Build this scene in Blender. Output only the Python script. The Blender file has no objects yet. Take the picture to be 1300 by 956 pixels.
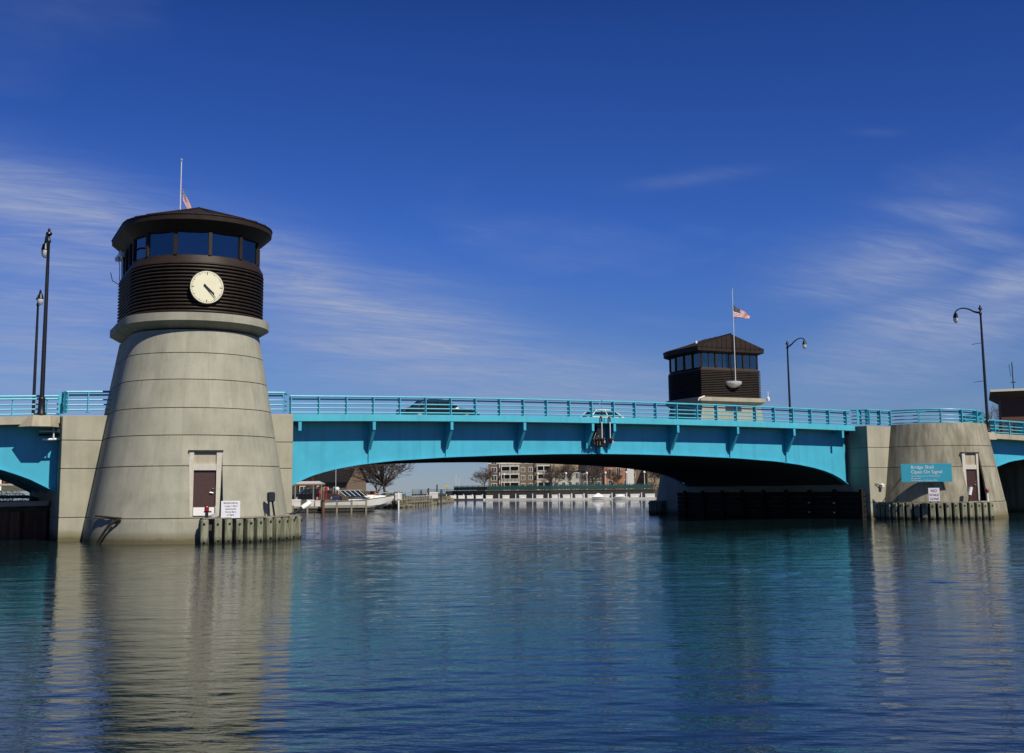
import bpy, bmesh, math, random
import numpy as np
from mathutils import Vector, Matrix
R_ = math.radians
sc = bpy.context.scene
col = sc.collection
rnd = random.Random(7)

# ------------------------------------------------------------------ camera
YAW, PITCH, ROLL = 0.4592, 0.1306, -0.0109
EYE = Vector((-15.689, -57.695, 2.122))
fw = Vector((math.sin(YAW)*math.cos(PITCH), math.cos(YAW)*math.cos(PITCH), math.sin(PITCH)))
rt = Vector((math.cos(YAW), -math.sin(YAW), 0)); up = rt.cross(fw)
r2 = rt*math.cos(ROLL)+up*math.sin(ROLL); u2 = -rt*math.sin(ROLL)+up*math.cos(ROLL)
cd = bpy.data.cameras.new('camera'); cam = bpy.data.objects.new('camera', cd); col.objects.link(cam)
cam.matrix_world = Matrix(((r2.x, u2.x, -fw.x, EYE.x), (r2.y, u2.y, -fw.y, EYE.y), (r2.z, u2.z, -fw.z, EYE.z), (0, 0, 0, 1)))
cd.sensor_width = 36; cd.lens = 1438.3/1300*36; cd.shift_y = -44.5/1300
cd.clip_start = 0.1; cd.clip_end = 30000
sc.camera = cam
sc.render.resolution_x, sc.render.resolution_y = 1024, 753

# ------------------------------------------------------------------ sky, sun, exposure
SUN = Vector((0.20, -1.0, 1.02)).normalized()
world = bpy.data.worlds.new('World'); sc.world = world; world.use_nodes = True
nt = world.node_tree; nt.nodes.clear()
def N(nt, typ, **kw):
    n = nt.nodes.new(typ)
    for k, v in kw.items():
        if k in ('x',): continue
        setattr(n, k, v)
    return n
def setin(n, i, v): n.inputs[i].default_value = v
def link(nt, a, b): nt.links.new(a, b)
def mth(nt, op, a, b=None, clamp=False):
    n = nt.nodes.new('ShaderNodeMath'); n.operation = op; n.use_clamp = clamp
    for i, x in enumerate((a, b)):
        if x is None: continue
        if isinstance(x, (int, float)): n.inputs[i].default_value = x
        else: nt.links.new(x, n.inputs[i])
    return n.outputs[0]
def vmath(nt, op, a, b=None):
    n = nt.nodes.new('ShaderNodeVectorMath'); n.operation = op
    for i, x in enumerate((a, b)):
        if x is None: continue
        if isinstance(x, (tuple, list, Vector)): n.inputs[i].default_value = tuple(x)
        else: nt.links.new(x, n.inputs[i])
    return n
def ramp(nt, fac, stops):
    n = nt.nodes.new('ShaderNodeValToRGB'); e = n.color_ramp.elements
    while len(e) < len(stops): e.new(0.5)
    for i, (p, c) in enumerate(stops):
        e[i].position = p; e[i].color = (*c, 1) if len(c) == 3 else c
    nt.links.new(fac, n.inputs[0]); return n.outputs[0]
def mixc(nt, fac, a, b, typ='MIX'):
    n = nt.nodes.new('ShaderNodeMix'); n.data_type = 'RGBA'; n.blend_type = typ
    for i, x in ((0, fac), (6, a), (7, b)):
        if isinstance(x, (int, float)): n.inputs[i].default_value = x
        elif isinstance(x, tuple): n.inputs[i].default_value = (*x, 1) if len(x) == 3 else x
        else: nt.links.new(x, n.inputs[i])
    return n.outputs[2]

SKY_STRENGTH = 0.06
sky = N(nt, 'ShaderNodeTexSky', sky_type='NISHITA', sun_disc=False)
sky.sun_elevation = math.asin(SUN.z); sky.sun_rotation = math.atan2(SUN.x, SUN.y)
sky.altitude = 200; sky.air_density = 1.0; sky.dust_density = 0.02; sky.ozone_density = 3.0
tc = N(nt, 'ShaderNodeTexCoord'); D = tc.outputs['Generated']
dn = vmath(nt, 'NORMALIZE', D).outputs[0]
# a clear early-spring sky: deep blue overhead, paler toward the lake horizon
sep = N(nt, 'ShaderNodeSeparateXYZ'); link(nt, dn, sep.inputs[0])
el = sep.outputs[2]
tint = ramp(nt, el, [(0.0, (0.50, 0.64, 1.02)), (0.10, (0.48, 0.68, 1.17)), (0.22, (0.33, 0.63, 1.45)), (0.38, (0.22, 0.48, 1.22)), (0.52, (0.115, 0.26, 0.76)), (1.0, (0.09, 0.20, 0.62))])
skyc = mixc(nt, 1.0, sky.outputs[0], tint, 'MULTIPLY')
# thin cirrus on a high layer: direction projected onto a plane, stretched noise, gathered in a few banks
zs = mth(nt, 'MAXIMUM', el, 0.03)
zc = mth(nt, 'ADD', zs, 0.12)
cx = N(nt, 'ShaderNodeCombineXYZ')
link(nt, mth(nt, 'DIVIDE', sep.outputs[0], zc), cx.inputs[0]); link(nt, mth(nt, 'DIVIDE', sep.outputs[1], zc), cx.inputs[1])
mp = N(nt, 'ShaderNodeMapping'); link(nt, cx.outputs[0], mp.inputs[0])
mp.inputs['Rotation'].default_value = (0, 0, R_(33)); mp.inputs['Scale'].default_value = (1.0, 2.3, 1)
n1 = N(nt, 'ShaderNodeTexNoise'); n1.inputs['Scale'].default_value = 1.8; n1.inputs['Detail'].default_value = 12; n1.inputs['Roughness'].default_value = 0.66; n1.inputs['Distortion'].default_value = 0.6
link(nt, mp.outputs[0], n1.inputs['Vector'])
n2 = N(nt, 'ShaderNodeTexNoise'); n2.inputs['Scale'].default_value = 0.9; n2.inputs['Detail'].default_value = 4
link(nt, cx.outputs[0], n2.inputs['Vector'])
wisp = ramp(nt, n1.outputs[0], [(0.30, (0, 0, 0)), (0.72, (1, 1, 1))])
mp3 = N(nt, 'ShaderNodeMapping'); link(nt, cx.outputs[0], mp3.inputs[0]); mp3.inputs['Rotation'].default_value = (0, 0, R_(48)); mp3.inputs['Scale'].default_value = (1.3, 6.5, 1)
n3 = N(nt, 'ShaderNodeTexNoise'); n3.inputs['Scale'].default_value = 3.4; n3.inputs['Detail'].default_value = 10; n3.inputs['Roughness'].default_value = 0.62; n3.inputs['Distortion'].default_value = 0.9
link(nt, mp3.outputs[0], n3.inputs['Vector'])
fib = ramp(nt, n3.outputs[0], [(0.34, (.35,)*3), (0.66, (1.25,)*3)])
wisp = mth(nt, 'MULTIPLY', wisp, fib)
wide = ramp(nt, n2.outputs[0], [(0.52, (0, 0, 0)), (0.78, (0.35,)*3)])
def skydir(px, py):
    d = fw*1438.3 + r2*(px-650) + u2*(433.5-py); return d.normalized()
mask = wide
for (px, py, sx, sy, tilt, amp) in ((40, 262, 170, 40, 14, .95), (60, 330, 190, 50, 10, .62), (60, 430, 170, 85, 4, .72), (400, 375, 130, 48, 24, .95), (500, 430, 190, 58, 16, .98), (690, 480, 190, 42, 9, .80), (860, 505, 120, 26, 4, .45),
                         (1115, 345, 80, 34, -4, .72), (1150, 415, 95, 34, -22, .80), (1235, 410, 130, 34, -25, .80), (1285, 365, 80, 24, -20, .95), (880, 226, 56, 7, -6, .22), (1205, 272, 55, 14, 8, .55), (1240, 298, 50, 12, 18, .50), (1120, 466, 110, 26, -8, .62), (1115, 168, 22, 4, 4, .10)):
    c = skydir(px, py); t = R_(tilt)
    ax = (r2*math.cos(t)-u2*math.sin(t)); ay = (u2*math.cos(t)+r2*math.sin(t))
    df = vmath(nt, 'SUBTRACT', dn, tuple(c)).outputs[0]
    a = mth(nt, 'MULTIPLY', vmath(nt, 'DOT_PRODUCT', df, tuple(ax)).outputs['Value'], 1438.3/sx)
    b = mth(nt, 'MULTIPLY', vmath(nt, 'DOT_PRODUCT', df, tuple(ay)).outputs['Value'], 1438.3/sy)
    q = mth(nt, 'ADD', mth(nt, 'MULTIPLY', a, a), mth(nt, 'MULTIPLY', b, b))
    g = mth(nt, 'MULTIPLY', mth(nt, 'POWER', 2.718, mth(nt, 'MULTIPLY', q, -0.7)), amp)
    mask = mth(nt, 'MAXIMUM', mask, g)
soft = mth(nt, 'ADD', mth(nt, 'MULTIPLY', wisp, 0.95), 0.36)
cf = mth(nt, 'MULTIPLY', mth(nt, 'MULTIPLY', mask, soft), 0.95, True)
cloudc = mixc(nt, cf, skyc, (5.0, 6.1, 9.3))
bg = N(nt, 'ShaderNodeBackground'); bg.inputs[1].default_value = SKY_STRENGTH
link(nt, cloudc, bg.inputs[0])
wo = N(nt, 'ShaderNodeOutputWorld'); link(nt, bg.outputs[0], wo.inputs[0])
sd = bpy.data.lights.new('sun', 'SUN'); so = bpy.data.objects.new('sun', sd); col.objects.link(so)
sd.energy = 4.9; sd.angle = R_(0.53); sd.color = (1.0, 0.93, 0.80)
so.rotation_euler = SUN.to_track_quat('Z', 'Y').to_euler(); so.location = (40, -60, 60)
vs = sc.view_settings; vs.view_transform = 'Standard'; vs.look = 'None'; vs.gamma = 1; vs.exposure = 0.0; vs.use_curve_mapping = False

# ------------------------------------------------------------------ materials
M = {}
def newmat(name):
    m = bpy.data.materials.new(name); m.use_nodes = True
    b = m.node_tree.nodes['Principled BSDF']; M[name] = m
    return m, m.node_tree, b
def plain(name, c, rough=0.6, var=0.12, scale=3.0, metal=0.0, bump=0.0, stretch=(1, 1, 1), spec=None):
    m, t, b = newmat(name)
    co = N(t, 'ShaderNodeTexCoord'); mpn = N(t, 'ShaderNodeMapping'); link(t, co.outputs['Object'], mpn.inputs[0]); mpn.inputs['Scale'].default_value = stretch
    n = N(t, 'ShaderNodeTexNoise'); n.inputs['Scale'].default_value = scale; n.inputs['Detail'].default_value = 6; n.inputs['Roughness'].default_value = .6
    link(t, mpn.outputs[0], n.inputs['Vector'])
    lo = tuple(max(0, x*(1-var)) for x in c); hi = tuple(min(1, x*(1+var)) for x in c)
    link(t, ramp(t, n.outputs[0], [(0.3, lo), (0.7, hi)]), b.inputs['Base Color'])
    b.inputs['Roughness'].default_value = rough; b.inputs['Metallic'].default_value = metal
    if spec is not None: b.inputs['Specular IOR Level'].default_value = spec
    if bump:
        bp = N(t, 'ShaderNodeBump'); bp.inputs['Strength'].default_value = bump; bp.inputs['Distance'].default_value = 0.02
        link(t, n.outputs[0], bp.inputs['Height']); link(t, bp.outputs[0], b.inputs['Normal'])
    return m
def concrete(name, c, stain=0.5, waterline=True, streak_lo=.45, panels=None):
    m, t, b = newmat(name)
    g = N(t, 'ShaderNodeNewGeometry'); P = g.outputs['Position']
    def noise(scale, st, det=6, ro=.6):
        mpn = N(t, 'ShaderNodeMapping'); link(t, P, mpn.inputs[0]); mpn.inputs['Scale'].default_value = st
        n = N(t, 'ShaderNodeTexNoise'); n.inputs['Scale'].default_value = scale; n.inputs['Detail'].default_value = det; n.inputs['Roughness'].default_value = ro
        link(t, mpn.outputs[0], n.inputs['Vector']); return n.outputs[0]
    a = noise(0.7, (1, 1, 1)); s = noise(1.6, (1.6, 1.6, .10), 7, .65); f = noise(22, (1, 1, 1), 3)
    cc = ramp(t, a, [(.3, tuple(x*.80 for x in c)), (.55, c), (.75, tuple(min(1, x*1.10) for x in c))])
    if panels:
        # cast panels: each lift has its own shade, with a faint vertical form joint between neighbours
        sp_ = N(t, 'ShaderNodeSeparateXYZ'); link(t, P, sp_.inputs[0])
        an = mth(t, 'MULTIPLY', mth(t, 'ARCTAN2', mth(t, 'ADD', sp_.outputs[0], -panels[0]), mth(t, 'MULTIPLY', mth(t, 'ADD', sp_.outputs[1], -panels[1]), -1)), 3.3)
        lift = mth(t, 'FLOOR', mth(t, 'DIVIDE', mth(t, 'ADD', sp_.outputs[2], -.93), 1.247))
        cb = N(t, 'ShaderNodeCombineXYZ'); link(t, mth(t, 'FLOOR', an), cb.inputs[0]); link(t, lift, cb.inputs[1])
        wn = N(t, 'ShaderNodeTexWhiteNoise'); link(t, cb.outputs[0], wn.inputs['Vector'])
        cc = mixc(t, 1.0, cc, ramp(t, wn.outputs['Value'], [(0, (.93, .93, .93)), (1, (1.05, 1.05, 1.05))]), 'MULTIPLY')
        fr = mth(t, 'FRACT', an); e_ = mth(t, 'MINIMUM', fr, mth(t, 'SUBTRACT', 1.0, fr))
        cc = mixc(t, ramp(t, e_, [(.004, (.30,)*3), (.018, (0, 0, 0))]), cc, tuple(x*.55 for x in c))
        # dark drip marks that start at the joints
        dz = mth(t, 'FRACT', mth(t, 'DIVIDE', mth(t, 'ADD', sp_.outputs[2], -.93), 1.247))
        dr = mth(t, 'MULTIPLY', ramp(t, dz, [(.55, (0, 0, 0)), (1.0, (1, 1, 1))]), ramp(t, noise(5.5, (1, 1, .05), 4, .6), [(.52, (0, 0, 0)), (.72, (1, 1, 1))]))
        cc = mixc(t, mth(t, 'MULTIPLY', dr, .42), cc, tuple(x*.5 for x in c))
    st = ramp(t, s, [(streak_lo, (0, 0, 0)), (streak_lo+.28, (1, 1, 1))])
    cc = mixc(t, mth(t, 'MULTIPLY', st, stain), cc, (c[0]*.46, c[1]*.46, c[2]*.44))
    cc = mixc(t, 0.22, cc, ramp(t, f, [(.35, (.38, .38, .38)), (.65, (.62, .62, .62))]), 'OVERLAY')
    if waterline:
        sp = N(t, 'ShaderNodeSeparateXYZ'); link(t, P, sp.inputs[0])
        hz = mth(t, 'ADD', sp.outputs[2], mth(t, 'MULTIPLY', mth(t, 'SUBTRACT', s, .5), .22))
        w = ramp(t, hz, [(.14, (1, 1, 1)), (.25, (.55,)*3), (.50, (0, 0, 0))])
        cc = mixc(t, w, cc, (.045, .042, .022))
        w2 = ramp(t, mth(t, 'MULTIPLY', hz, .5), [(.18, (.42,)*3), (.30, (0, 0, 0))])
        cc = mixc(t, w2, cc, (c[0]*.62, c[1]*.56, c[2]*.40))
    link(t, cc, b.inputs['Base Color']); b.inputs['Roughness'].default_value = .88; b.inputs['Specular IOR Level'].default_value = .2
    bp = N(t, 'ShaderNodeBump'); bp.inputs['Strength'].default_value = .12; bp.inputs['Distance'].default_value = .015
    link(t, f, bp.inputs['Height']); link(t, bp.outputs[0], b.inputs['Normal'])
    return m
concrete('concrete', (.365, .350, .268), .36, True, .48)
concrete('concrete_tower', (.358, .350, .276), .34, True, .48, (-5.5, -3.1))
concrete('concrete_old', (.36, .335, .255), .95, True, .38, (43.9, -1.1))
concrete('concrete_slab', (.40, .36, .27), .5, False)
plain('frame_concrete', (.50, .475, .40), .85, .10, 5)
def paint(name, c, rough=.42):
    m, t, b = newmat(name)
    g = N(t, 'ShaderNodeNewGeometry'); P = g.outputs['Position']
    n = N(t, 'ShaderNodeTexNoise'); n.inputs['Scale'].default_value = .9; n.inputs['Detail'].default_value = 7; n.inputs['Roughness'].default_value = .65; link(t, P, n.inputs['Vector'])
    mpn = N(t, 'ShaderNodeMapping'); link(t, P, mpn.inputs[0]); mpn.inputs['Scale'].default_value = (2.5, 2.5, .12)
    s = N(t, 'ShaderNodeTexNoise'); s.inputs['Scale'].default_value = 1.4; s.inputs['Detail'].default_value = 6; link(t, mpn.outputs[0], s.inputs['Vector'])
    cc = ramp(t, n.outputs[0], [(.3, tuple(x*.90 for x in c)), (.7, tuple(min(1, x*1.08) for x in c))])
    st = ramp(t, s.outputs[0], [(.50, (0, 0, 0)), (.74, (.42,)*3)])
    cc = mixc(t, st, cc, tuple(x*.62 for x in c))
    link(t, cc, b.inputs['Base Color']); b.inputs['Roughness'].default_value = rough; b.inputs['Specular IOR Level'].default_value = .35
    return m
paint('teal', (.058, .385, .535))
paint('teal_rail', (.075, .43, .555), .38)
plain('under_shade', (.03, .05, .055), .8, .3)  # near-black colour standing for the shade beneath the leaves
plain('siding', (.024, .017, .013), .55, .3, 4, stretch=(1, 1, .2), spec=.25)
plain('brown_metal', (.030, .019, .014), .55, .2, 2, spec=.25)
plain('roof_metal', (.026, .018, .014), .60, .2, 2, spec=.2)
plain('door_brown', (.052, .022, .019), .5, .12, 6)
plain('steel', (.62, .62, .60), .35, .1, 6, metal=.6)
plain('aluminium', (.70, .70, .68), .32, .06, 4, metal=.35)
plain('black_metal', (.010, .011, .013), .38, .2, 5)
plain('asphalt', (.055, .055, .056), .92, .25, 9, bump=.3)
plain('walk', (.33, .31, .26), .9, .12, 4)
plain('white_paint', (.74, .74, .72), .45, .05, 5)
plain('white_hull', (.62, .61, .57), .25, .06, 2)
plain('navy', (.012, .018, .06), .6, .2)
plain('red', (.45, .022, .018), .4, .12)
plain('lens_red', (.22, .008, .012), .15, .1)
plain('car_black', (.008, .008, .010), .18, .1, spec=.6)
plain('car_white', (.72, .72, .72), .22, .03)
plain('car_red', (.42, .02, .018), .22, .06)
plain('car_grey', (.10, .10, .11), .25, .08)
plain('tyre', (.015, .015, .016), .85, .2)
plain('glass_dark', (.012, .018, .022), .06, .1, spec=.7)
plain('lamp_amber', (.5, .12, .02), .2, .1)
plain('sign_teal', (.030, .30, .42), .45, .05)
plain('sign_white', (.68, .68, .72), .5, .05)
plain('ink_dark', (.06, .06, .075), .6, .1)
plain('ink_maroon', (.16, .015, .02), .6, .1)
plain('clock_cream', (.74, .71, .50), .45, .04, 2)
plain('timber', (.24, .22, .17), .9, .3, 5, bump=.4, stretch=(1, 1, .15))
plain('brace_wood', (.035, .026, .018), .9, .4)
plain('brick_red', (.13, .062, .042), .85, .25, 8)
plain('brick_orange', (.34, .17, .095), .85, .16, 8)
plain('brick_brown', (.16, .115, .080), .9, .22, 5)
plain('cladding', (.42, .42, .38), .7, .1, 3)
plain('shingle_tan', (.27, .215, .14), .85, .2, 5)
plain('shingle_dark', (.018, .018, .020), .95, .25, 6, spec=.1)
plain('trim', (.66, .63, .55), .7, .06, 4)
plain('window_far', (.035, .045, .055), .08, .3, 1, spec=.6)
plain('green_rail', (.018, .075, .075), .6, .15)
plain('seawall', (.045, .04, .035), .9, .4, 4, stretch=(1, 1, .2))
plain('creosote', (.018, .016, .013), .85, .4, 3, stretch=(.3, .3, 3), spec=.2)
plain('rust_sheet', (.10, .045, .025), .85, .5, 3, stretch=(3, 3, .25))
plain('soil', (.085, .085, .045), .95, .4, 1.2)
plain('stone', (.17, .15, .10), .9, .3, 4, bump=.3)
plain('bark', (.15, .115, .085), .95, .3, 6)
plain('twig', (.105, .075, .058), .95, .3, 6)
plain('hedge', (.040, .052, .022), .8, .4, 4)
plain('dry_leaf', (.13, .065, .03), .9, .4, 4)
plain('wood_fence', (.34, .18, .075), .85, .2, 5)
plain('yellow', (.60, .42, .03), .5, .1)
def pilemat():
    m, t, b = newmat('pile')
    g = N(t, 'ShaderNodeNewGeometry'); P = g.outputs['Position']
    mpn = N(t, 'ShaderNodeMapping'); link(t, P, mpn.inputs[0]); mpn.inputs['Scale'].default_value = (4, 4, .5)
    n = N(t, 'ShaderNodeTexNoise'); n.inputs['Scale'].default_value = 2.2; n.inputs['Detail'].default_value = 8; n.inputs['Roughness'].default_value = .7; link(t, mpn.outputs[0], n.inputs['Vector'])
    cc = ramp(t, n.outputs[0], [(.30, (.05, .055, .032)), (.47, (.17, .18, .115)), (.62, (.29, .28, .20)), (.76, (.10, .085, .055))])
    sp = N(t, 'ShaderNodeSeparateXYZ'); link(t, P, sp.inputs[0])
    hz = mth(t, 'ADD', sp.outputs[2], mth(t, 'MULTIPLY', mth(t, 'SUBTRACT', n.outputs[0], .5), .5))
    w = ramp(t, hz, [(.05, (1, 1, 1)), (.32, (0, 0, 0))])
    cc = mixc(t, w, cc, (.022, .022, .010))
    link(t, cc, b.inputs['Base Color']); b.inputs['Roughness'].default_value = .9
    bp = N(t, 'ShaderNodeBump'); bp.inputs['Strength'].default_value = .5; bp.inputs['Distance'].default_value = .02; link(t, n.outputs[0], bp.inputs['Height']); link(t, bp.outputs[0], b.inputs['Normal'])
pilemat()
def paneglass():
    m, t, b = newmat('pane_glass')
    t.nodes.remove(b); out = [n for n in t.nodes if n.type == 'OUTPUT_MATERIAL'][0]
    tr = N(t, 'ShaderNodeBsdfTransparent'); tr.inputs[0].default_value = (.30, .48, .52, 1)
    gl = N(t, 'ShaderNodeBsdfGlossy'); gl.inputs['Color'].default_value = (.75, .9, .95, 1); gl.inputs['Roughness'].default_value = .02
    fr = N(t, 'ShaderNodeFresnel'); fr.inputs[0].default_value = 1.52
    mx = N(t, 'ShaderNodeMixShader'); link(t, mth(t, 'ADD', fr.outputs[0], .08), mx.inputs[0]); link(t, tr.outputs[0], mx.inputs[1]); link(t, gl.outputs[0], mx.inputs[2])
    link(t, mx.outputs[0], out.inputs[0])
paneglass()
def globeglass():
    m, t, b = newmat('globe_glass')
    b.inputs['Base Color'].default_value = (.75, .75, .72, 1); b.inputs['Roughness'].default_value = .15; b.inputs['Transmission Weight'].default_value = .45
globeglass()
def watermat():
    m, t, b = newmat('water')
    g = N(t, 'ShaderNodeNewGeometry'); P = g.outputs['Position']
    b.inputs['Base Color'].default_value = (.006, .016, .018, 1); b.inputs['Roughness'].default_value = .025; b.inputs['IOR'].default_value = 1.333
    def noise(scale, st, det, ro=.5, rot=0.0):
        mpn = N(t, 'ShaderNodeMapping'); mpn.vector_type = 'TEXTURE'; link(t, P, mpn.inputs[0]); mpn.inputs['Scale'].default_value = st; mpn.inputs['Rotation'].default_value = (0, 0, -YAW+rot)
        n = N(t, 'ShaderNodeTexNoise'); n.inputs['Scale'].default_value = scale; n.inputs['Detail'].default_value = det; n.inputs['Roughness'].default_value = ro
        link(t, mpn.outputs[0], n.inputs['Vector']); return n.outputs[0]
    a = noise(.40, (1.0, .45, 1), 2, .5, R_(5)); c = noise(2.6, (1, .40, 1), 3, .55, R_(-4))
    h = mth(t, 'ADD', mth(t, 'MULTIPLY', a, 1.0), mth(t, 'MULTIPLY', c, .46))
    # gusts: patches of rougher and calmer water
    gust = ramp(t, noise(.035, (1, 1, 1), 3), [(.38, (.40,)*3), (.60, (1, 1, 1))])
    sp = N(t, 'ShaderNodeSeparateXYZ'); link(t, P, sp.inputs[0])
    lee = ramp(t, mth(t, 'DIVIDE', mth(t, 'ADD', sp.outputs[1], 10), 60), [(.35, (1, 1, 1)), (.80, (.60,)*3)])
    bp = N(t, 'ShaderNodeBump'); bp.inputs['Distance'].default_value = .042
    link(t, mth(t, 'MULTIPLY', gust, lee), bp.inputs['Strength']); link(t, h, bp.inputs['Height']); link(t, bp.outputs[0], b.inputs['Normal'])
watermat()

# ------------------------------------------------------------------ mesh helpers
class MB:
    def __init__(s): s.v = []; s.f = []
    def add(s, vs, fs):
        o = len(s.v); s.v += [tuple(v) for v in vs]; s.f += [tuple(i+o for i in f) for f in fs]; return s
    def box(s, x0, x1, y0, y1, z0, z1):
        return s.add([(x, y, z) for z in (z0, z1) for y in (y0, y1) for x in (x0, x1)], [(0, 2, 3, 1), (4, 5, 7, 6), (0, 1, 5, 4), (2, 6, 7, 3), (0, 4, 6, 2), (1, 3, 7, 5)])
    def obox(s, c, ax, hx, hy, hz):
        c = Vector(c); a = Vector(ax).normalized(); b = Vector((0, 0, 1)).cross(a).normalized(); z = a.cross(b)
        vs = [c+a*hx*i+b*hy*j+z*hz*k for k in (-1, 1) for j in (-1, 1) for i in (-1, 1)]
        return s.add(vs, [(0, 2, 3, 1), (4, 5, 7, 6), (0, 1, 5, 4), (2, 6, 7, 3), (0, 4, 6, 2), (1, 3, 7, 5)])
    def loft(s, rings, closed=True, caps=True):
        n = len(rings[0]); vs = [p for r in rings for p in r]; fs = []
        for i in range(len(rings)-1):
            for j in range(n if closed else n-1):
                k = (j+1) % n; fs.append((i*n+j, i*n+k, (i+1)*n+k, (i+1)*n+j))
        if caps:
            fs.append(tuple(range(n-1, -1, -1))); fs.append(tuple((len(rings)-1)*n+j for j in range(n)))
        return s.add(vs, fs)
    def tube(s, pts, r, n=8, caps=True):
        pts = [Vector(p) for p in pts]; rs = r if isinstance(r, (list, tuple)) else [r]*len(pts); rings = []
        prev = None
        for i, p in enumerate(pts):
            d = (pts[min(i+1, len(pts)-1)]-pts[max(i-1, 0)]).normalized()
            a = d.cross(Vector((0, 0, 1)))
            if a.length < 1e-3: a = prev if prev else Vector((1, 0, 0))
            a = (a-d*a.dot(d)).normalized(); prev = a; b = d.cross(a)
            rings.append([p+a*rs[i]*math.cos(2*math.pi*k/n)+b*rs[i]*math.sin(2*math.pi*k/n) for k in range(n)])
        return s.loft(rings, True, caps)
    def lathe(s, prof, n=16, c=(0, 0, 0)):
        return s.loft([[(c[0]+r*math.cos(2*math.pi*k/n), c[1]+r*math.sin(2*math.pi*k/n), c[2]+z) for k in range(n)] for r, z in prof])
    def prism(s, poly, axis, a0, a1):
        def mk(p, a): return {'x': (a, p[0], p[1]), 'y': (p[0], a, p[1]), 'z': (p[0], p[1], a)}[axis]
        return s.loft([[mk(p, a0) for p in poly], [mk(p, a1) for p in poly]])
    def mesh(s, name, m, smooth=False, bevel=0):
        me = bpy.data.meshes.new(name); me.from_pydata(s.v, [], s.f)
        bm = bmesh.new(); bm.from_mesh(me); bmesh.ops.recalc_face_normals(bm, faces=bm.faces)
        if bevel: bmesh.ops.bevel(bm, geom=bm.edges[:], offset=bevel, segments=1, affect='EDGES', clamp_overlap=True)
        bm.to_mesh(me); bm.free()
        me.materials.append(M[m])
        if smooth:
            me.polygons.foreach_set('use_smooth', [True]*len(me.polygons))
            try: me.set_sharp_from_angle(angle=R_(38))
            except Exception: pass
        return me
    def build(s, name, m, parent=None, smooth=False, bevel=0):
        return link_obj(name, s.mesh(name, m, smooth, bevel), parent)
def link_obj(name, me, parent=None):
    o = bpy.data.objects.new(name, me); col.objects.link(o)
    if parent: o.parent = parent
    return o
def tag(o, label, cat, group=None):
    o['label'] = label; o['category'] = cat
    if group: o['group'] = group
    return o
def thing(name, label, cat, loc=(0, 0, 0), rz=0, group=None):
    o = bpy.data.objects.new(name, None); col.objects.link(o); o.location = loc; o.rotation_euler = (0, 0, rz); o.empty_display_size = .3
    return tag(o, label, cat, group)
def struct(o): o['kind'] = 'structure'; return o
def text_mesh(name, body, size, m, parent, loc, rot, align='CENTER', spacing=1.0, ext=.004):
    cu = bpy.data.curves.new(name, 'FONT'); cu.body = body; cu.size = size; cu.align_x = align; cu.extrude = ext; cu.space_line = spacing
    t = bpy.data.objects.new(name, cu); col.objects.link(t)
    dg = bpy.context.evaluated_depsgraph_get(); me = bpy.data.meshes.new_from_object(t.evaluated_get(dg))
    bpy.data.objects.remove(t); bpy.data.curves.remove(cu)
    me.materials.clear(); me.materials.append(M[m])
    o = link_obj(name, me, parent); o.location = loc; o.rotation_euler = rot
    return o
def cut(o, boxes):
    for (x0, x1, y0, y1, z0, z1) in boxes:
        c = MB().box(x0, x1, y0, y1, z0, z1); cme = c.mesh('cut', 'concrete'); co = bpy.data.objects.new('cut', cme); col.objects.link(co)
        if o.parent: co.parent = o.parent
        md = o.modifiers.new('b', 'BOOLEAN'); md.operation = 'DIFFERENCE'; md.solver = 'EXACT'; md.object = co
        dg = bpy.context.evaluated_depsgraph_get(); dg.update()
        me = bpy.data.meshes.new_from_object(o.evaluated_get(dg)); o.modifiers.clear(); o.data = me
        bpy.data.objects.remove(co)
ORD = ['first', 'second', 'third', 'fourth', 'fifth', 'sixth', 'seventh', 'eighth', 'ninth', 'tenth', 'eleventh', 'twelfth', 'thirteenth', 'fourteenth', 'fifteenth', 'sixteenth', 'seventeenth', 'eighteenth']

# bridge profile: top of the hand rail along the bridge, a gentle crest at mid-span
def zt(u):
    if u < -36: return zt(-36)-(-36-u)*.06
    if u > 74: return zt(74)-(u-74)*.06
    return 7.346-.000542*(u-19.07)**2
DW = 19.8            # deck width
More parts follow.
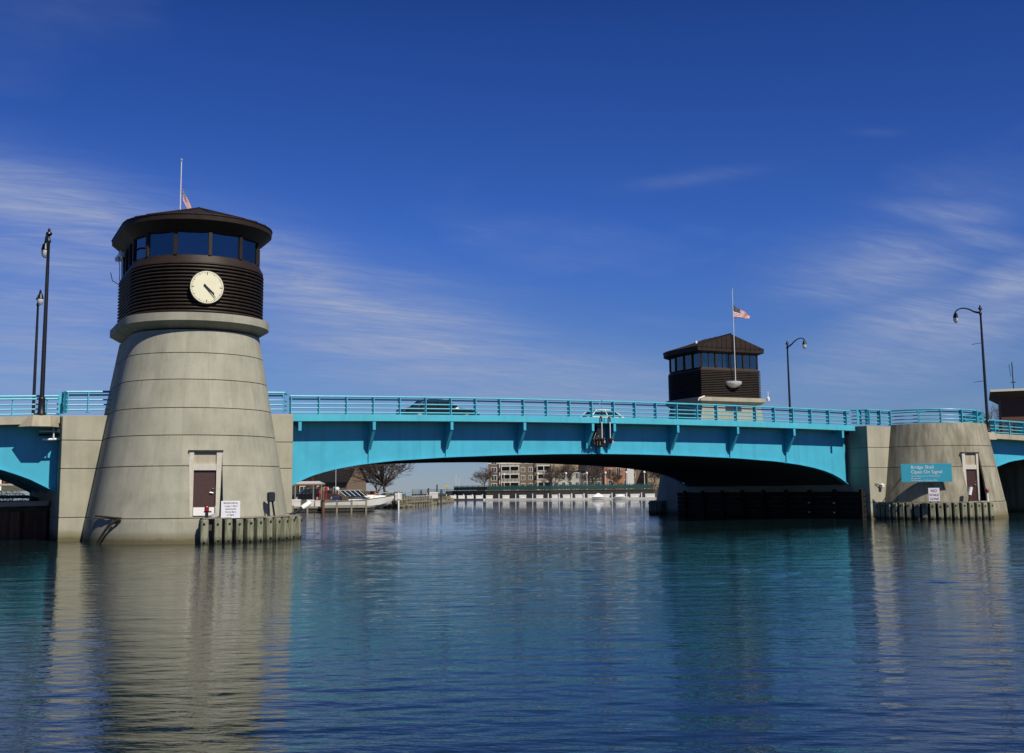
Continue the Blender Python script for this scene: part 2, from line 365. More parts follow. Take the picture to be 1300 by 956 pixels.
# ------------------------------------------------------------------ water
def make_water():
    # grid turned square to the river mouth, fine in the near basin, coarse out on the lake
    x, lat = 0.0, [0.0]
    while x < 9000: x += max(.062, min(x*(.006 if x < 60 else .2), 500)); lat.append(x)
    lat = np.array(sorted([-q for q in lat[1:]]+lat))
    y, dep = 6.5, [6.5]
    while y < 9000: y += max(.04, min(y*(.0045 if y < 95 else .15), 600)); dep.append(y)
    back, y = [], 6.5
    while y > -400: y -= max(.3, (7-y)*.3); back.append(y)
    dep = np.array(back[::-1]+dep); sp = np.gradient(dep); spl = np.gradient(lat)
    xs, ys = lat, dep
    LX, LD = np.meshgrid(lat, dep)
    X = EYE.x+LX*math.cos(YAW)+LD*math.sin(YAW); Y = EYE.y-LX*math.sin(YAW)+LD*math.cos(YAW); Z = np.zeros_like(X)
    SP = np.maximum(sp[:, None], spl[None, :])
    rs = np.random.RandomState(3)
    live = (SP < 1.2).any(1)
    i0, i1 = np.where(live)[0][[0, -1]]; sl_ = slice(i0, i1+1)
    Xs, Ys, SPs = X[sl_], Y[sl_], SP[sl_]; Zs = np.zeros_like(Xs)
    for i in range(84):
        lam = .19*(8.0)**(rs.rand()**1.2); k = 2*math.pi/lam
        th = R_(64)+rs.randn()*(.50 if lam < .5 else .30)
        slope = .0098 if lam < .55 else (.0066 if lam < .9 else .0042)
        cutf = np.clip((lam/SPs-2.2)/2.5, 0, 1)
        Zs += cutf*slope/k*np.sin(k*(Xs*math.cos(th)+Ys*math.sin(th))+rs.rand()*6.28)
    # cat's paws: wind roughens some patches, calmer water lies in front of the near tower
    g = .5+.5*np.sin(Xs*.19+1.1*np.sin(Ys*.13)+.7)*np.sin(Ys*.31+.9*np.sin(Xs*.11))
    calm = .55+.72/(1+np.exp(-(Xs+3+.30*(Ys+30))/2.0))
    Zs *= calm*(.70+.45*g)
    Z[sl_] = Zs
    nx, ny = len(xs), len(ys)
    me = bpy.data.meshes.new('water'); me.vertices.add(nx*ny)
    me.vertices.foreach_set('co', np.stack([X, Y, Z], -1).reshape(-1).astype(np.float32))
    i = np.arange(ny-1)[:, None]*nx+np.arange(nx-1)[None, :]
    q = np.stack([i, i+1, i+nx+1, i+nx], -1).reshape(-1)
    nf = (nx-1)*(ny-1); me.loops.add(nf*4); me.loops.foreach_set('vertex_index', q.astype(np.int32))
    me.polygons.add(nf); me.polygons.foreach_set('loop_start', np.arange(0, nf*4, 4, dtype=np.int32)); me.polygons.foreach_set('loop_total', np.full(nf, 4, np.int32))
    me.polygons.foreach_set('use_smooth', np.ones(nf, bool)); me.update(); me.validate()
    me.materials.append(M['water'])
    struct(link_obj('water', me))
make_water()

# ------------------------------------------------------------------ railings
RO = (0, -.20, -.44, -.67, -.90)
POST_ME = {}
def post_mesh():
    if 'p' not in POST_ME:
        b = MB(); b.box(-.02, .02, -.12, .20, -1.03, -.05); b.box(-.08, .08, -.14, .22, -1.03, -1.005)
        POST_ME['p'] = b.mesh('post', 'teal_rail')
    return POST_ME['p']
def railing(parent, path, posts, dz=0.0, off=(0, 0, 0)):
    """path: list of (u, v); posts: list of (u, v, angle)"""
    top = None
    for k, o in enumerate(RO):
        b = MB(); pts = []
        for i, p in enumerate(path):
            q0, q1 = path[max(i-1, 0)], path[min(i+1, len(path)-1)]; tx, ty = q1[0]-q0[0], q1[1]-q0[1]; tl = math.hypot(tx, ty); e = .15 if k == 1 else 0
            pts.append((p[0]-off[0]-ty/tl*e, p[1]-off[1]+tx/tl*e, zt(p[0])+o+dz-(.055 if k == 0 else 0)-off[2]))
        r = .055 if k == 0 else (.045 if k == 1 else .036)
        b.tube(pts, r, 8)
        if k == 0: top = b.build('railing', 'teal_rail', parent, True)
        else: b.build('rail', 'teal_rail', top, True)
    for (u, v, a) in posts:
        o = link_obj('post', post_mesh(), top); o.location = (u-off[0], v-off[1], zt(u)+dz-off[2]); o.rotation_euler = (0, 0, a)
    return top

# ------------------------------------------------------------------ bascule leaves
GB = [(-.2, 2.2), (.35, 2.59), (1.2, 2.98), (2.3, 3.31), (3.8, 3.58), (5.8, 3.81), (9, 4.01), (12.5, 4.14), (16, 4.22), (18.95, 4.245)]
GB = GB+[(37.9-u, z) for u, z in GB[-2::-1]]
def gbot(u): return float(np.interp(u, [p[0] for p in GB], [p[1] for p in GB]))
def frange(a, b, n): return [a+(b-a)*i/n for i in range(n+1)]
def girder(mb, u0, u1, v0, v1, zb, n=24, ztop=None):
    us = frange(u0, u1, n)
    poly = [(u, zb(u)) for u in us]+[(u, (ztop or (lambda x: zt(x)-1.40))(u)) for u in us[::-1]]
    # strips so that the web stays planar quads
    for i in range(n):
        a, b = us[i], us[i+1]; f = ztop or (lambda x: zt(x)-1.40)
        mb.add([(a, v0, zb(a)), (b, v0, zb(b)), (b, v0, f(b)), (a, v0, f(a)), (a, v1, zb(a)), (b, v1, zb(b)), (b, v1, f(b)), (a, v1, f(a))],
               [(0, 1, 2, 3), (7, 6, 5, 4), (0, 4, 5, 1)]+([(0, 3, 7, 4)] if i == 0 else [])+([(1, 5, 6, 2)] if i == n-1 else []))
def strip(mb, us, v0, v1, z0f, z1f):
    for i in range(len(us)-1):
        a, b = us[i], us[i+1]
        mb.add([(a, v0, z0f(a)), (b, v0, z0f(b)), (b, v1, z0f(b)), (a, v1, z0f(a)), (a, v0, z1f(a)), (b, v0, z1f(b)), (b, v1, z1f(b)), (a, v1, z1f(a))],
               [(3, 2, 1, 0), (4, 5, 6, 7), (0, 1, 5, 4), (2, 3, 7, 6)]+([(0, 4, 7, 3)] if i == 0 else [])+([(1, 2, 6, 5)] if i == len(us)-2 else []))
def bracket_mesh(foot=2.85):
    b = MB()
    b.prism([(-.24, -1.385), (.69, -1.385), (.69, -foot), (.50, -foot), (-.24, -1.82)], 'x', -.02, .02)
    b.box(-.08, .08, -.27, -.235, -1.84, -1.385)                                  # front flange
    d = Vector((0, .74, -foot+1.82)); 
    b.add([(x, y, z) for x in (-.08, .08) for y, z in ((-.25, -1.84), (-.235, -1.81), (.50, -foot+.01), (.50, -foot-.03))], [(0, 1, 2, 3), (7, 6, 5, 4), (0, 4, 5, 1), (1, 5, 6, 2), (2, 6, 7, 3), (3, 7, 4, 0)])
    return b
BR_ME = bracket_mesh().mesh('bracket', 'teal')
_sb = MB(); _sb.box(-.08, .08, -.27, -.235, -1.86, -1.385); _sb.prism([(-.24, -1.385), (.69, -1.385), (.69, -1.55), (-.24, -1.86)], 'x', -.02, .02); STUB_ME = _sb.mesh('bracket', 'teal')
def leaf(name, label, u0, u1, brs, sgn):
    L = thing(name, label, 'bridge', (0, 0, 0), 0, 'leaves of the drawbridge')
    us = frange(u0, u1, 14)
    for v in (.70, 6.6, 13.1, DW-.76):
        b = MB(); girder(b, u0+.02, u1-.02, v, v+.06, gbot, 28)
        strip(b, frange(u0+.02, u1-.02, 28), v-.17, v+.23, lambda u: gbot(u)-.04, lambda u: gbot(u))
        b.build('girder', 'teal', L)
    for v0, v1 in ((-.30, -.06), (DW+.06, DW+.30)):
        b = MB(); strip(b, us, v0, v1, lambda u: zt(u)-1.37, lambda u: zt(u)-1.02); b.build('fascia_beam', 'teal_rail', L)
    for v0, v1 in ((-.055, 2.2), (DW-2.2, DW+.055)):
        b = MB(); strip(b, us, v0, v1, lambda u: zt(u)-1.385, lambda u: zt(u)-1.06); b.build('sidewalk', 'walk', L)
    b = MB(); strip(b, us, 2.205, DW-2.205, lambda u: zt(u)-1.55, lambda u: zt(u)-1.25); b.build('road_deck', 'asphalt', L)
    for u in brs:
        stub = u < 1 or u > 36.5
        o = link_obj('bracket', STUB_ME if stub else BR_ME, L); o.location = (u, 0, zt(u))
        if not stub and zt(u)-2.85 > gbot(u):
            b = MB(); b.box(-.012, .012, .60, .70, gbot(u)-zt(u), -2.86); s = b.build('stiffener', 'teal', o)
        # far side
        o = link_obj('bracket', BR_ME, L); o.location = (u, DW, zt(u)); o.rotation_euler = (0, 0, math.pi)
    b = MB(); us2 = frange(u0+.03, u1-.03, 28); strip(b, us2, .94, DW-1.0, lambda u: gbot(u)-.055, lambda u: gbot(u)-.042); b.build('shade_soffit', 'under_shade', L)  # dark plate added below the girders, painting the underside's shade
    for fb in frange(u0+1, u1-1, 5):           # floor beams under the deck
        b = MB(); b.box(fb-.1, fb+.1, .77, DW-.77, zt(fb)-2.3, zt(fb)-1.555); b.build('floor_beam', 'teal', L)
    return L
LA = leaf('bridge_leaf', 'left leaf of the turquoise steel drawbridge, nearest the clock tower', -.08, 18.66, [.43, 4.47, 8.97, 13.47, 17.94], 1)
LB = leaf('bridge_leaf', 'right leaf of the turquoise steel drawbridge, beside the teal notice pier', 18.70, 37.98, [19.42, 23.92, 28.42, 32.90, 36.95], -1)
pn = [i*1.5 for i in range(26)]
railing(LA, [(-.05, 0)]+[(u, 0) for u in pn if u < 18.3]+[(18.64, 0)], [(u, 0, 0) for u in pn if u < 18.3])
railing(LB, [(18.72, 0)]+[(u, 0) for u in pn if u > 18.9]+[(37.9, 0)], [(u, 0, 0) for u in pn if u > 18.9])
railing(LA, [(-.05, DW)]+[(u, DW) for u in pn if u < 18.3]+[(18.64, DW)], [(u, DW, math.pi) for u in pn if u < 18.3])
railing(LB, [(18.72, DW)]+[(u, DW) for u in pn if u > 18.9]+[(37.9, DW)], [(u, DW, math.pi) for u in pn if u > 18.9])

# ------------------------------------------------------------------ piers
def pier(name, label, u0, u1):
    P = thing(name, label, 'pier', ((u0+u1)/2, 0, 0), 0, 'piers of the drawbridge'); c = (u0+u1)/2
    zs = [-.6, 1.10, 3.35, 4.67]
    MB().box(u0+.05-c, u1-.05-c, -1.05, DW+1.05, -1.0, min(zt(u0), zt(u1))-1.12).build('core', 'concrete', P)
    for i, z in enumerate(zs):
        z1 = (zs[i+1]-.03) if i < 3 else None
        for (a0, a1, b0, b1) in ((u0, u1, -1.1, .6), (u0, u1, DW-.6, DW+1.1), (u0, u0+.6, .6, DW-.6), (u1-.6, u1, .6, DW-.6)):
            b = MB(); za = (z1, z1) if z1 else (zt(u0)-1.06 if b0 < .55 or b0 > 10 else zt(u0)-1.60, zt(u1)-1.06 if b0 < .55 or b0 > 10 else zt(u1)-1.60)
            if not z1 and not (b0 < .55 or b0 > 10): za = (za[0] if a0 == u0 else za[1],)*2
            b.add([(a0-c, b0, z), (a1-c, b0, z), (a1-c, b1, z), (a0-c, b1, z), (a0-c, b0, za[0]), (a1-c, b0, za[1]), (a1-c, b1, za[1]), (a0-c, b1, za[0])],
                  [(3, 2, 1, 0), (4, 5, 6, 7), (0, 1, 5, 4), (1, 2, 6, 5), (2, 3, 7, 6), (3, 0, 4, 7)])
            b.build('concrete_course', 'concrete', P, bevel=.015)
    b = MB(); strip(b, [u0-c, u1-c], .61, DW-.61, lambda u: zt(u+c)-1.59, lambda u: zt(u+c)-1.25); b.build('road_deck', 'asphalt', P)
    return P, c
PA, cA = pier('bridge_pier', 'pale concrete drawbridge pier behind the clock tower', -11.1, -.16)
PB, cB = pier('bridge_pier', 'concrete drawbridge pier at the right end, carrying the teal notice', 38.25, 49.2)
# railings that jog out over the pier tops
a90 = math.pi/2
o = (cA, 0, 0)
railing(PA, [(-11.1, -.02), (-10.95, -1.0), (-8.95, -1.0)], [(-11.05, -.25, a90), (-10.95, -.95, .5), (-10.0, -1, 0)], .12, o)
railing(PA, [(-2.0, -1.0), (-.62, -1.0), (-.22, 0.02)], [(-1.5, -1, 0), (-.62, -.95, -.4)], .09, o)
o = (cB, 0, 0)
arc = [(43.9+3.3*math.sin(R_(t)), -1.1-3.3*math.cos(R_(t))) for t in range(-84, 85, 12)]
railing(PB, [(37.98, .02), (38.45, -.98), (40.45, -1.0)]+arc+[(47.3, -1.0), (48.9, -1.0), (49.25, 0)],
        [(38.25, -.5, 1.1), (38.5, -1, .4), (39.5, -1, 0), (40.45, -1.0, -.3)]+[(43.9+3.3*math.sin(R_(t)), -1.1-3.3*math.cos(R_(t)), R_(t)) for t in (-58, -34, -10, 14, 38, 62)]+[(47.3, -1, 0), (48.9, -1, .3)], .06, o)
for P, c in ((PA, cA), (PB, cB)):
    railing(P, [(c-5.4, DW), (c-5, DW+1.0), (c-3.6, DW+1.0)], [(c-5, DW+1, 0)], .05, (c, 0, 0))
# refuge steps and fender bolts on the shaded river face of the right pier
for i in range(7):
    b = MB(); b.box(38.02-cB, 38.2-cB, -.75, DW+.8, -.55+.34*i, -.55+.34*i+.30); b.build('fender_plank', 'creosote', PB, bevel=.02)
for i in range(9):
    b = MB(); y = -.6+2.5*i; b.box(37.86-cB, 38.018-cB, y-.14, y+.14, -.8, 1.95); b.build('fender_post', 'creosote', PB, bevel=.02)
for (y, z) in ((4.4, .40), (4.4, 1.05), (1.9, .40), (1.9, 1.05)):
    b = MB(); b.box(37.82-cB, 37.859-cB, y-.06, y+.06, z-.05, z+.05); b.build('reflector', 'white_paint', PB)

# ------------------------------------------------------------------ towers
S_ = 3.9            # straight side length before the half round
def plan(R, yb=0.0, n=24, wob=0):
    """U-shaped plan: flat back at y=yb, half round front toward -y"""
    pts = [(-R, yb)]
    for i in range(n+1):
        t = R_(-90+180*i/n); pts.append((R*math.sin(t), -S_-R*math.cos(t)))
    pts.append((R, yb)); return pts
def ring(R, z, yb=0.0, n=24): return [(x, y, z) for x, y in plan(R, yb, n)]
def cone_R(z): return 4.6-.173*z
def tower(name, label, loc, rz, H, door, clock, cmat):
    T = thing(name, label, 'tower', loc, rz, 'round-fronted bridge tender towers')
    j = H['joints']
    MB().loft([ring(cone_R(0)-.05, -.8, -.05), ring(cone_R(j[-1])-.05, j[-1], -.05)]).build('core', cmat, T)
    core = T.children[-1] if T.children else [o for o in col.objects if o.parent == T][-1]
    if door: cut(core, [(door[0], door[1], -12, door[2]+.30, 1.13, door[3])])
    zs = [-.8]+list(j)
    for i in range(len(zs)-1):
        a, b_ = zs[i], zs[i+1]-(.035 if i < len(zs)-2 else 0)
        Ra, Rb = cone_R(max(a, 0)), cone_R(b_)
        if i == 0: Ra += .03; Rb += .03
        o = MB().loft([ring(Ra, a, 0, 48), ring(Rb, b_, 0, 48)]).build('concrete_ring', cmat, T, True)
        if door and b_ > 1.2 and a < door[3]:
            cut(o, [(door[0], door[1], -12, door[2]+.30, 1.13, door[3])])
    zc, zd, ze = j[-1], H['corn0'], H['corn1']
    MB().loft([ring(cone_R(zc)-.03, zc+.08, .0, 48), ring(3.385, zd-.002, .235, 48)]).build('cornice_soffit', cmat, T, True)
    MB().loft([ring(3.40, zd, .25, 48), ring(3.40, ze, .25, 48), ring(2.9, ze+.06, -.1, 48)]).build('cornice', cmat, T, True)
    # lapped siding boards
    n = H['boards']; h = (H['sid'][1]-H['sid'][0])/n
    for i in range(n):
        z = H['sid'][0]+i*h
        rings = [ring(3.00, z+.004, -.07, 32), ring(3.095, z+.012, .02, 32), ring(3.12, z+h*.30, .045, 32), ring(3.105, z+h*.58, .03, 32), ring(3.015, z+h*.80, -.06, 32), ring(2.98, z+h-.004, -.09, 32)]
        MB().loft(rings).build('siding_board', 'siding', T, True)
    s0, s1, hd = H['sid'][1], H['sill'], H['head']
    MB().loft([ring(3.09, s0, .02, 32), ring(3.09, s0+.10, .02, 32), ring(2.93, s1-.02, -.12, 32), ring(2.93, s1, -.12, 32)]).build('window_sill_band', 'brown_metal', T, True)
    # window posts and panes
    Rw, yb = 2.90, -.15
    pts = [(-Rw, yb)]+[(-Rw, yb+(-S_-yb)*k/3) for k in (1, 2)]+[(Rw*math.sin(R_(t)), -S_-Rw*math.cos(R_(t))) for t in range(-90, 91, 30)]+[(Rw, yb+(-S_-yb)*k/3) for k in (2, 1)]+[(Rw, yb)]+[(Rw-2*Rw*k/4, yb) for k in (1, 2, 3)]
    for i, p in enumerate(pts):
        q = pts[(i+1) % len(pts)]; pr = pts[i-1]
        tg = Vector((q[0]-pr[0], q[1]-pr[1], 0))
        MB().obox((p[0], p[1], (s1+hd)/2), tg, .075, .09, (hd-s1)/2).build('window_post', 'brown_metal', T)
        d = Vector((q[0]-p[0], q[1]-p[1], 0)); L = d.length; m = (Vector((p[0], p[1], 0))+Vector((q[0], q[1], 0)))/2
        w = MB().obox((m.x, m.y, (s1+hd)/2), d, L/2-.076, .012, (hd-s1)/2-.002).build('window_pane', 'pane_glass', T)
        if abs(p[1]-yb) < .01 and abs(q[1]-yb) < .01:
            MB().obox((m.x, m.y, (s1+hd)/2), d, .03, .05, (hd-s1)/2-.002).build('mullion', 'brown_metal', w)
    # control desk silhouettes inside
    MB().box(-1.1, 1.1, -5.6, -4.9, s1, s1+.25).box(-.2, .25, -5.2, -5.0, s1+.25, s1+.7).build('control_desk', 'black_metal', T)
    # eaves and roof
    e0, e1, ap = H['eave0'], H['eave1'], H['apex']
    MB().loft([ring(2.94, hd, -.10, 48), ring(3.45, e0, .16, 48)]).build('soffit', 'brown_metal', T, True)
    MB().loft([ring(3.46, e0+.002, .17, 48), ring(3.47, e1, .17, 48)]).build('eave', 'roof_metal', T, True)
    base = ring(3.50, e1+.004, .20, 48); up_ = ring(3.50, e1+.05, .20, 48)
    top = [(0, min(.2, max(-S_, y)), ap-(.0 if y > -S_ else H['rdrop'])) for x, y, z in up_]
    rb = MB(); rb.loft([base, up_, top], True, True); roof = rb.build('roof', 'roof_metal', T)
    for (x, y) in plan(3.50, .20, 14)[1:-1]+[(sx*3.5, .2-(S_+.2)*q/6) for sx in (-1, 1) for q in range(1, 6)]:
        MB().tube([(x, y, e1+.06), (x*.02, max(-S_, y) if y > -S_ else -S_+(y+S_)*.02, ap-(.0 if y > -S_ else H['rdrop'])+.015)], .022, 4).build('standing_seam', 'roof_metal', roof)
    for q in range(1, 14):
        x = -3.5+.5*q; zz = e1+.05+(ap-e1-.05)*(1-abs(x)/3.5)
        MB().box(x-.02, x+.02, .20, .235, e1-.1, zz-.02).build('standing_seam', 'roof_metal', roof)
    MB().tube([(0, .22, ap+.02), (0, -S_, ap-H['rdrop']+.02)], .07, 6).build('ridge_cap', 'roof_metal', roof, True)
    # bracket and flag pole on the flat road side
    zb = H['bowl']
    pole = MB().lathe([(.03, 0), (.045, 0), (.042, 3), (.03, H['pole']-zb), (.02, H['pole']-zb)], 10, (H.get('px', 0.15), .40, zb)).build('flag_pole', 'aluminium', T, True)
    MB().lathe([(.01, -.06), (.07, -.03), (.08, .03), (.05, .07), (.01, .09)], 10, (H.get('px', 0.15), .40, H['pole'])).build('finial', 'steel', pole, True)
    bw = []
    for (r, z) in ((.25, -.42), (.62, -.26), (.80, -.05), (.80, .12), (.74, .12)):
        bw.append([(H.get('px', .15)+r*math.cos(R_(180*k/14)), .05+.62*r/.8*math.sin(R_(180*k/14)), zb+z) for k in range(15)])
    MB().loft(bw).build('pole_bracket', 'aluminium', T, True)
    if clock: pass
    return T
HA = dict(joints=[1.10, 3.35, 4.70, 5.92, 7.20, 8.42, 9.47], corn0=9.84, corn1=10.20, boards=14, sid=(10.26, 12.50), sill=12.92, head=13.98, eave0=14.45, eave1=14.68, apex=15.66, rdrop=-.14, bowl=11.0, pole=19.35, px=-.15)
HB = dict(joints=[1.10, 3.35, 4.70, 5.92, 7.20, 8.20, 9.05], corn0=9.36, corn1=9.68, boards=15, sid=(9.74, 11.95), sill=12.25, head=13.42, eave0=13.60, eave1=13.92, apex=15.12, rdrop=.12, bowl=10.95, pole=19.0, px=-.15)
DOOR = (-.86, .56, -7.78, 4.02)      # opening in tower coordinates
TA = tower('bridge_tower', 'near round-fronted concrete bridge tower with a clock and a brown control cabin', (-5.5, .8, 0), 0, HA, DOOR, True, 'concrete_tower')
TB = tower('bridge_tower', 'far bridge tower rising behind the railing, flat brown cabin side showing', (43.45, 20.0, 0), math.pi, HB, None, False, 'concrete')
# the door set into the clock tower
def door_set(T, x0, x1, y, z0, z1, dw0, dw1, dz, kick=True):
    MB().box(x0, dw0, y, y+.30, z0, z1).build('door_jamb', 'frame_concrete', T)
    MB().box(dw1, x1, y, y+.30, z0, z1).build('door_jamb', 'frame_concrete', T)
    MB().box(dw0, dw1, y+.02, y+.30, dz, dz+.28).build('door_head', 'frame_concrete', T)
    MB().box(dw0, dw1, y+.10, y+.30, dz+.28, z1).build('transom_panel', 'concrete_slab', T)
    MB().box(x0-.04, x1+.04, y-.05, y+.04, z1-.06, z1-.002).build('lintel', 'seawall', T)
    d = MB().box(dw0+.01, dw1-.01, y+.12, y+.18, z0+.02, dz-.01).build('door', 'door_brown', T)
    if kick: MB().box(dw0+.04, dw1-.04, y+.10, y+.12, z0+.04, z0+.40).build('kick_plate', 'white_paint', d)
    MB().tube([(dw1-.12, y+.12, z0+1.02), (dw1-.12, y+.05, z0+1.02), (dw1-.26, y+.05, z0+1.04)], .025, 8).build('door_handle', 'steel', d, True)
    MB().lathe([(.03, -.005), (.05, 0), (.05, .02)], 10, (dw1-.12, y+.10, z0+1.2)).build('lock', 'steel', d)
door_set(TA, DOOR[0], DOOR[1], DOOR[2], 1.13, DOOR[3], -.66, .32, 3.14)
# clock on the near tower
ck = MB(); ncl = 48; cz = 11.38; cxk = -.16; cy = -(S_+3.10)-.12
def disc(r, y0, y1, x=cxk, z=cz, n=ncl): return [[(x+r*math.cos(2*math.pi*k/n), y, z+r*math.sin(2*math.pi*k/n)) for k in range(n)] for y in (y0, y1)]
clk = MB().loft(disc(.775, cy-.02, cy+.30)).build('clock', 'black_metal', TA, True)
MB().loft(disc(.74, cy-.035, cy-.021)).build('clock_face', 'clock_cream', clk)
for k in range(60):
    a = R_(6*k); big = k % 15 == 0; five = k % 5 == 0
    l, w = (.13, .020) if big else ((.075, .013) if five else (.045, .009))
    c = .70-l/2; px, pz = cxk+c*math.sin(a), cz+c*math.cos(a)
    b = MB(); dx, dz = math.sin(a), math.cos(a); nx_, nz_ = dz, -dx
    vs_ = [(px+dx*l/2*i+nx_*w*jj, yy, pz+dz*l/2*i+nz_*w*jj) for yy in (cy-.042, cy-.0345) for i, jj in ((-1, -1), (1, -1), (1, 1), (-1, 1))]
    b.add(vs_, [(0, 1, 2, 3), (7, 6, 5, 4), (0, 4, 5, 1), (1, 5, 6, 2), (2, 6, 7, 3), (3, 7, 4, 0)]); b.build('minute_mark', 'ink_dark', clk)
def hand(nm, ang, l, tail, w, y):
    a = R_(ang); d = Vector((math.sin(a), 0, math.cos(a))); n_ = Vector((d.z, 0, -d.x)); c = Vector((cxk-.03, 0, cz+.01))
    vs_ = [c+d*q+n_*ww+Vector((0, yy, 0)) for yy in (y, y+.012) for q, ww in ((-tail, -w), (l, -w*.45), (l, w*.45), (-tail, w))]
    MB().add(vs_, [(0, 1, 2, 3), (7, 6, 5, 4), (0, 4, 5, 1), (1, 5, 6, 2), (2, 6, 7, 3), (3, 7, 4, 0)]).build(nm, 'black_metal', clk)
hand('hour_hand', 130, .46, .14, .042, cy-.075); hand('minute_hand', 139, .62, .16, .030, cy-.10)
# conduit, cameras and a loudspeaker on the shaded left side of the near cabin
for (dx, yy) in ((-3.12, -.5), (-3.12, -1.2), (-3.12, -1.6)):
    MB().tube([(dx, yy, 12.6), (dx-.02, yy, 13.4), (dx-.15, yy, 13.9)], .025, 6).build('conduit', 'steel', TA)
MB().tube([(-3.14, -.9, 12.3), (-3.5, -.9, 12.5), (-3.6, -.9, 12.9)], .02, 6).build('antenna', 'black_metal', TA)
for yy in (-.2, -1.5):
    b = MB().lathe([(.02, -.15), (.15, -.12), (.17, .0), (.15, .06), (.05, .14)], 12, (-3.18, yy, 13.75)); b.build('camera_dome', 'white_paint', TA, True)
MB().tube([(2.95, .2, 9.75), (3.55, .25, 9.55), (3.62, .25, 9.35)], .05, 8).build('camera_arm', 'white_paint', TB, True)
MB().lathe([(.02, -.2), (.13, -.16), (.15, .1), (.05, .2)], 10, (-3.62, .3, 9.65)).build('camera_dome', 'white_paint', TB, True)
MB().tube([(-3.62, .3, 9.8), (-3.62, .3, 10.3)], .03, 6).build('camera_mast', 'white_paint', TB)
MB().lathe([(.02, 0), (.10, .02), (.10, .25), (.02, .32)], 8, (1.75, -2.4, 14.45)).build('roof_vent', 'white_paint', TB, True)
MB().box(-.95, .70, .0, .03, 8.55, 9.02).build('service_door', 'door_brown', TB)

# platform: the half-round stub without a cabin, right pier
PL = thing('pier_platform', 'low half-round concrete platform with the teal notice, right pier', 'platform', (43.9, -1.1, 0))
def half(R, z, n=48): return [(R*math.sin(R_(-90+180*i/n)), -R*math.cos(R_(-90+180*i/n)), z) for i in range(n+1)]
DOOR2 = (-1.35, .10, -3.82, 4.25)
core = MB().loft([half(cone_R(0)-.05, -.8), half(cone_R(6.1)-.05, 6.08)]).build('core', 'concrete_old', PL); cut(core, [(DOOR2[0], DOOR2[1], -12, DOOR2[2]+.30, 1.13, DOOR2[3])])
zs = [-.8, 1.10, 3.35, 4.70, 6.16]
for i in range(4):
    a, b_ = zs[i], zs[i+1]-(.035 if i < 3 else 0); e = .03 if i == 0 else 0
    o = MB().loft([half(cone_R(max(a, 0))+e, a), half(cone_R(b_)+e, b_)]).build('concrete_ring', 'concrete_old', PL, True)
    if b_ > 1.2 and a < DOOR2[3]: cut(o, [(DOOR2[0], DOOR2[1], -12, DOOR2[2]+.30, 1.13, DOOR2[3])])
door_set(PL, DOOR2[0], DOOR2[1], DOOR2[2], 1.13, DOOR2[3], -1.08, -.10, 3.15, False)

# ------------------------------------------------------------------ fender piles
PILE = MB(); PILE.box(-.16, .16, -.16, .16, -1.2, 1.04)
PILE_ME = PILE.mesh('pile', 'pile', bevel=.03)
BOLT = MB().lathe([(.05, 0), (.05, .04), (.02, .05)], 8); BOLT_ME = BOLT.mesh('bolt', 'black_metal')
def fender(name, label, c, rad, ths, sgn=1, walk=True):
    F = thing(name, label, 'fender', (c[0], c[1], 0), 0 if sgn > 0 else math.pi, 'timber pile fenders round the piers')
    for k, t in enumerate(ths):
        a = R_(t); o = link_obj('pile', PILE_ME, F); o.location = (rad*math.sin(a), -rad*math.cos(a), rnd.uniform(-.03, .02)); o.rotation_euler = (rnd.uniform(-.012, .012), rnd.uniform(-.012, .012), a)
        for z in (.86, .12):
            q = link_obj('bolt', BOLT_ME, o); q.location = (rnd.uniform(-.03, .03), -.16, z+rnd.uniform(-.03, .03)); q.rotation_euler = (R_(90), 0, 0)
    if walk:
        n = 20; t0, t1 = ths[0]-1, ths[-1]+2; w = []
        for zz in (.90, .96):
            pass
        A = [R_(t0+(t1-t0)*i/n) for i in range(n+1)]
        vs_ = []
        for a in A:
            for r, z in ((rad-.50, 1.05), (rad+.06, 1.05), (rad+.06, 1.10), (rad-.50, 1.10)): vs_.append((r*math.sin(a), -r*math.cos(a), z))
        fs = [(4*i+j_, 4*i+(j_+1) % 4, 4*i+4+(j_+1) % 4, 4*i+4+j_) for i in range(n) for j_ in range(4)]+[(3, 2, 1, 0), (4*n, 4*n+1, 4*n+2, 4*n+3)]
        MB().add(vs_, fs).build('walkway', 'timber', F)
        vs_ = []
        for a in A:
            for r, z in ((rad-.34, .55), (rad-.18, .55), (rad-.18, .80), (rad-.34, .80)): vs_.append((r*math.sin(a), -r*math.cos(a), z))
        MB().add(vs_, fs).build('wale', 'seawall', F)
    return F
FA = fender('pile_fender', 'mossy timber pile fender curving round the clock tower base', (-5.5, -3.1), 5.0, [-4.2, 2.2, 7.2, 12.8, 18.6, 24.3, 30.4, 36.8, 43.5, 50.5, 62])
FB = fender('pile_fender', 'mossy timber pile fender below the NO WAKE ZONE sign', (43.9, -1.1), 5.0, [-101, -89.5, -84.5]+[-80+5.35*i for i in range(15)])
FC = fender('pile_fender', 'dark timber pile fender round the far tower base, under the bridge', (43.45, 23.9), 4.95, [i*6 for i in range(-2, 16)], -1)

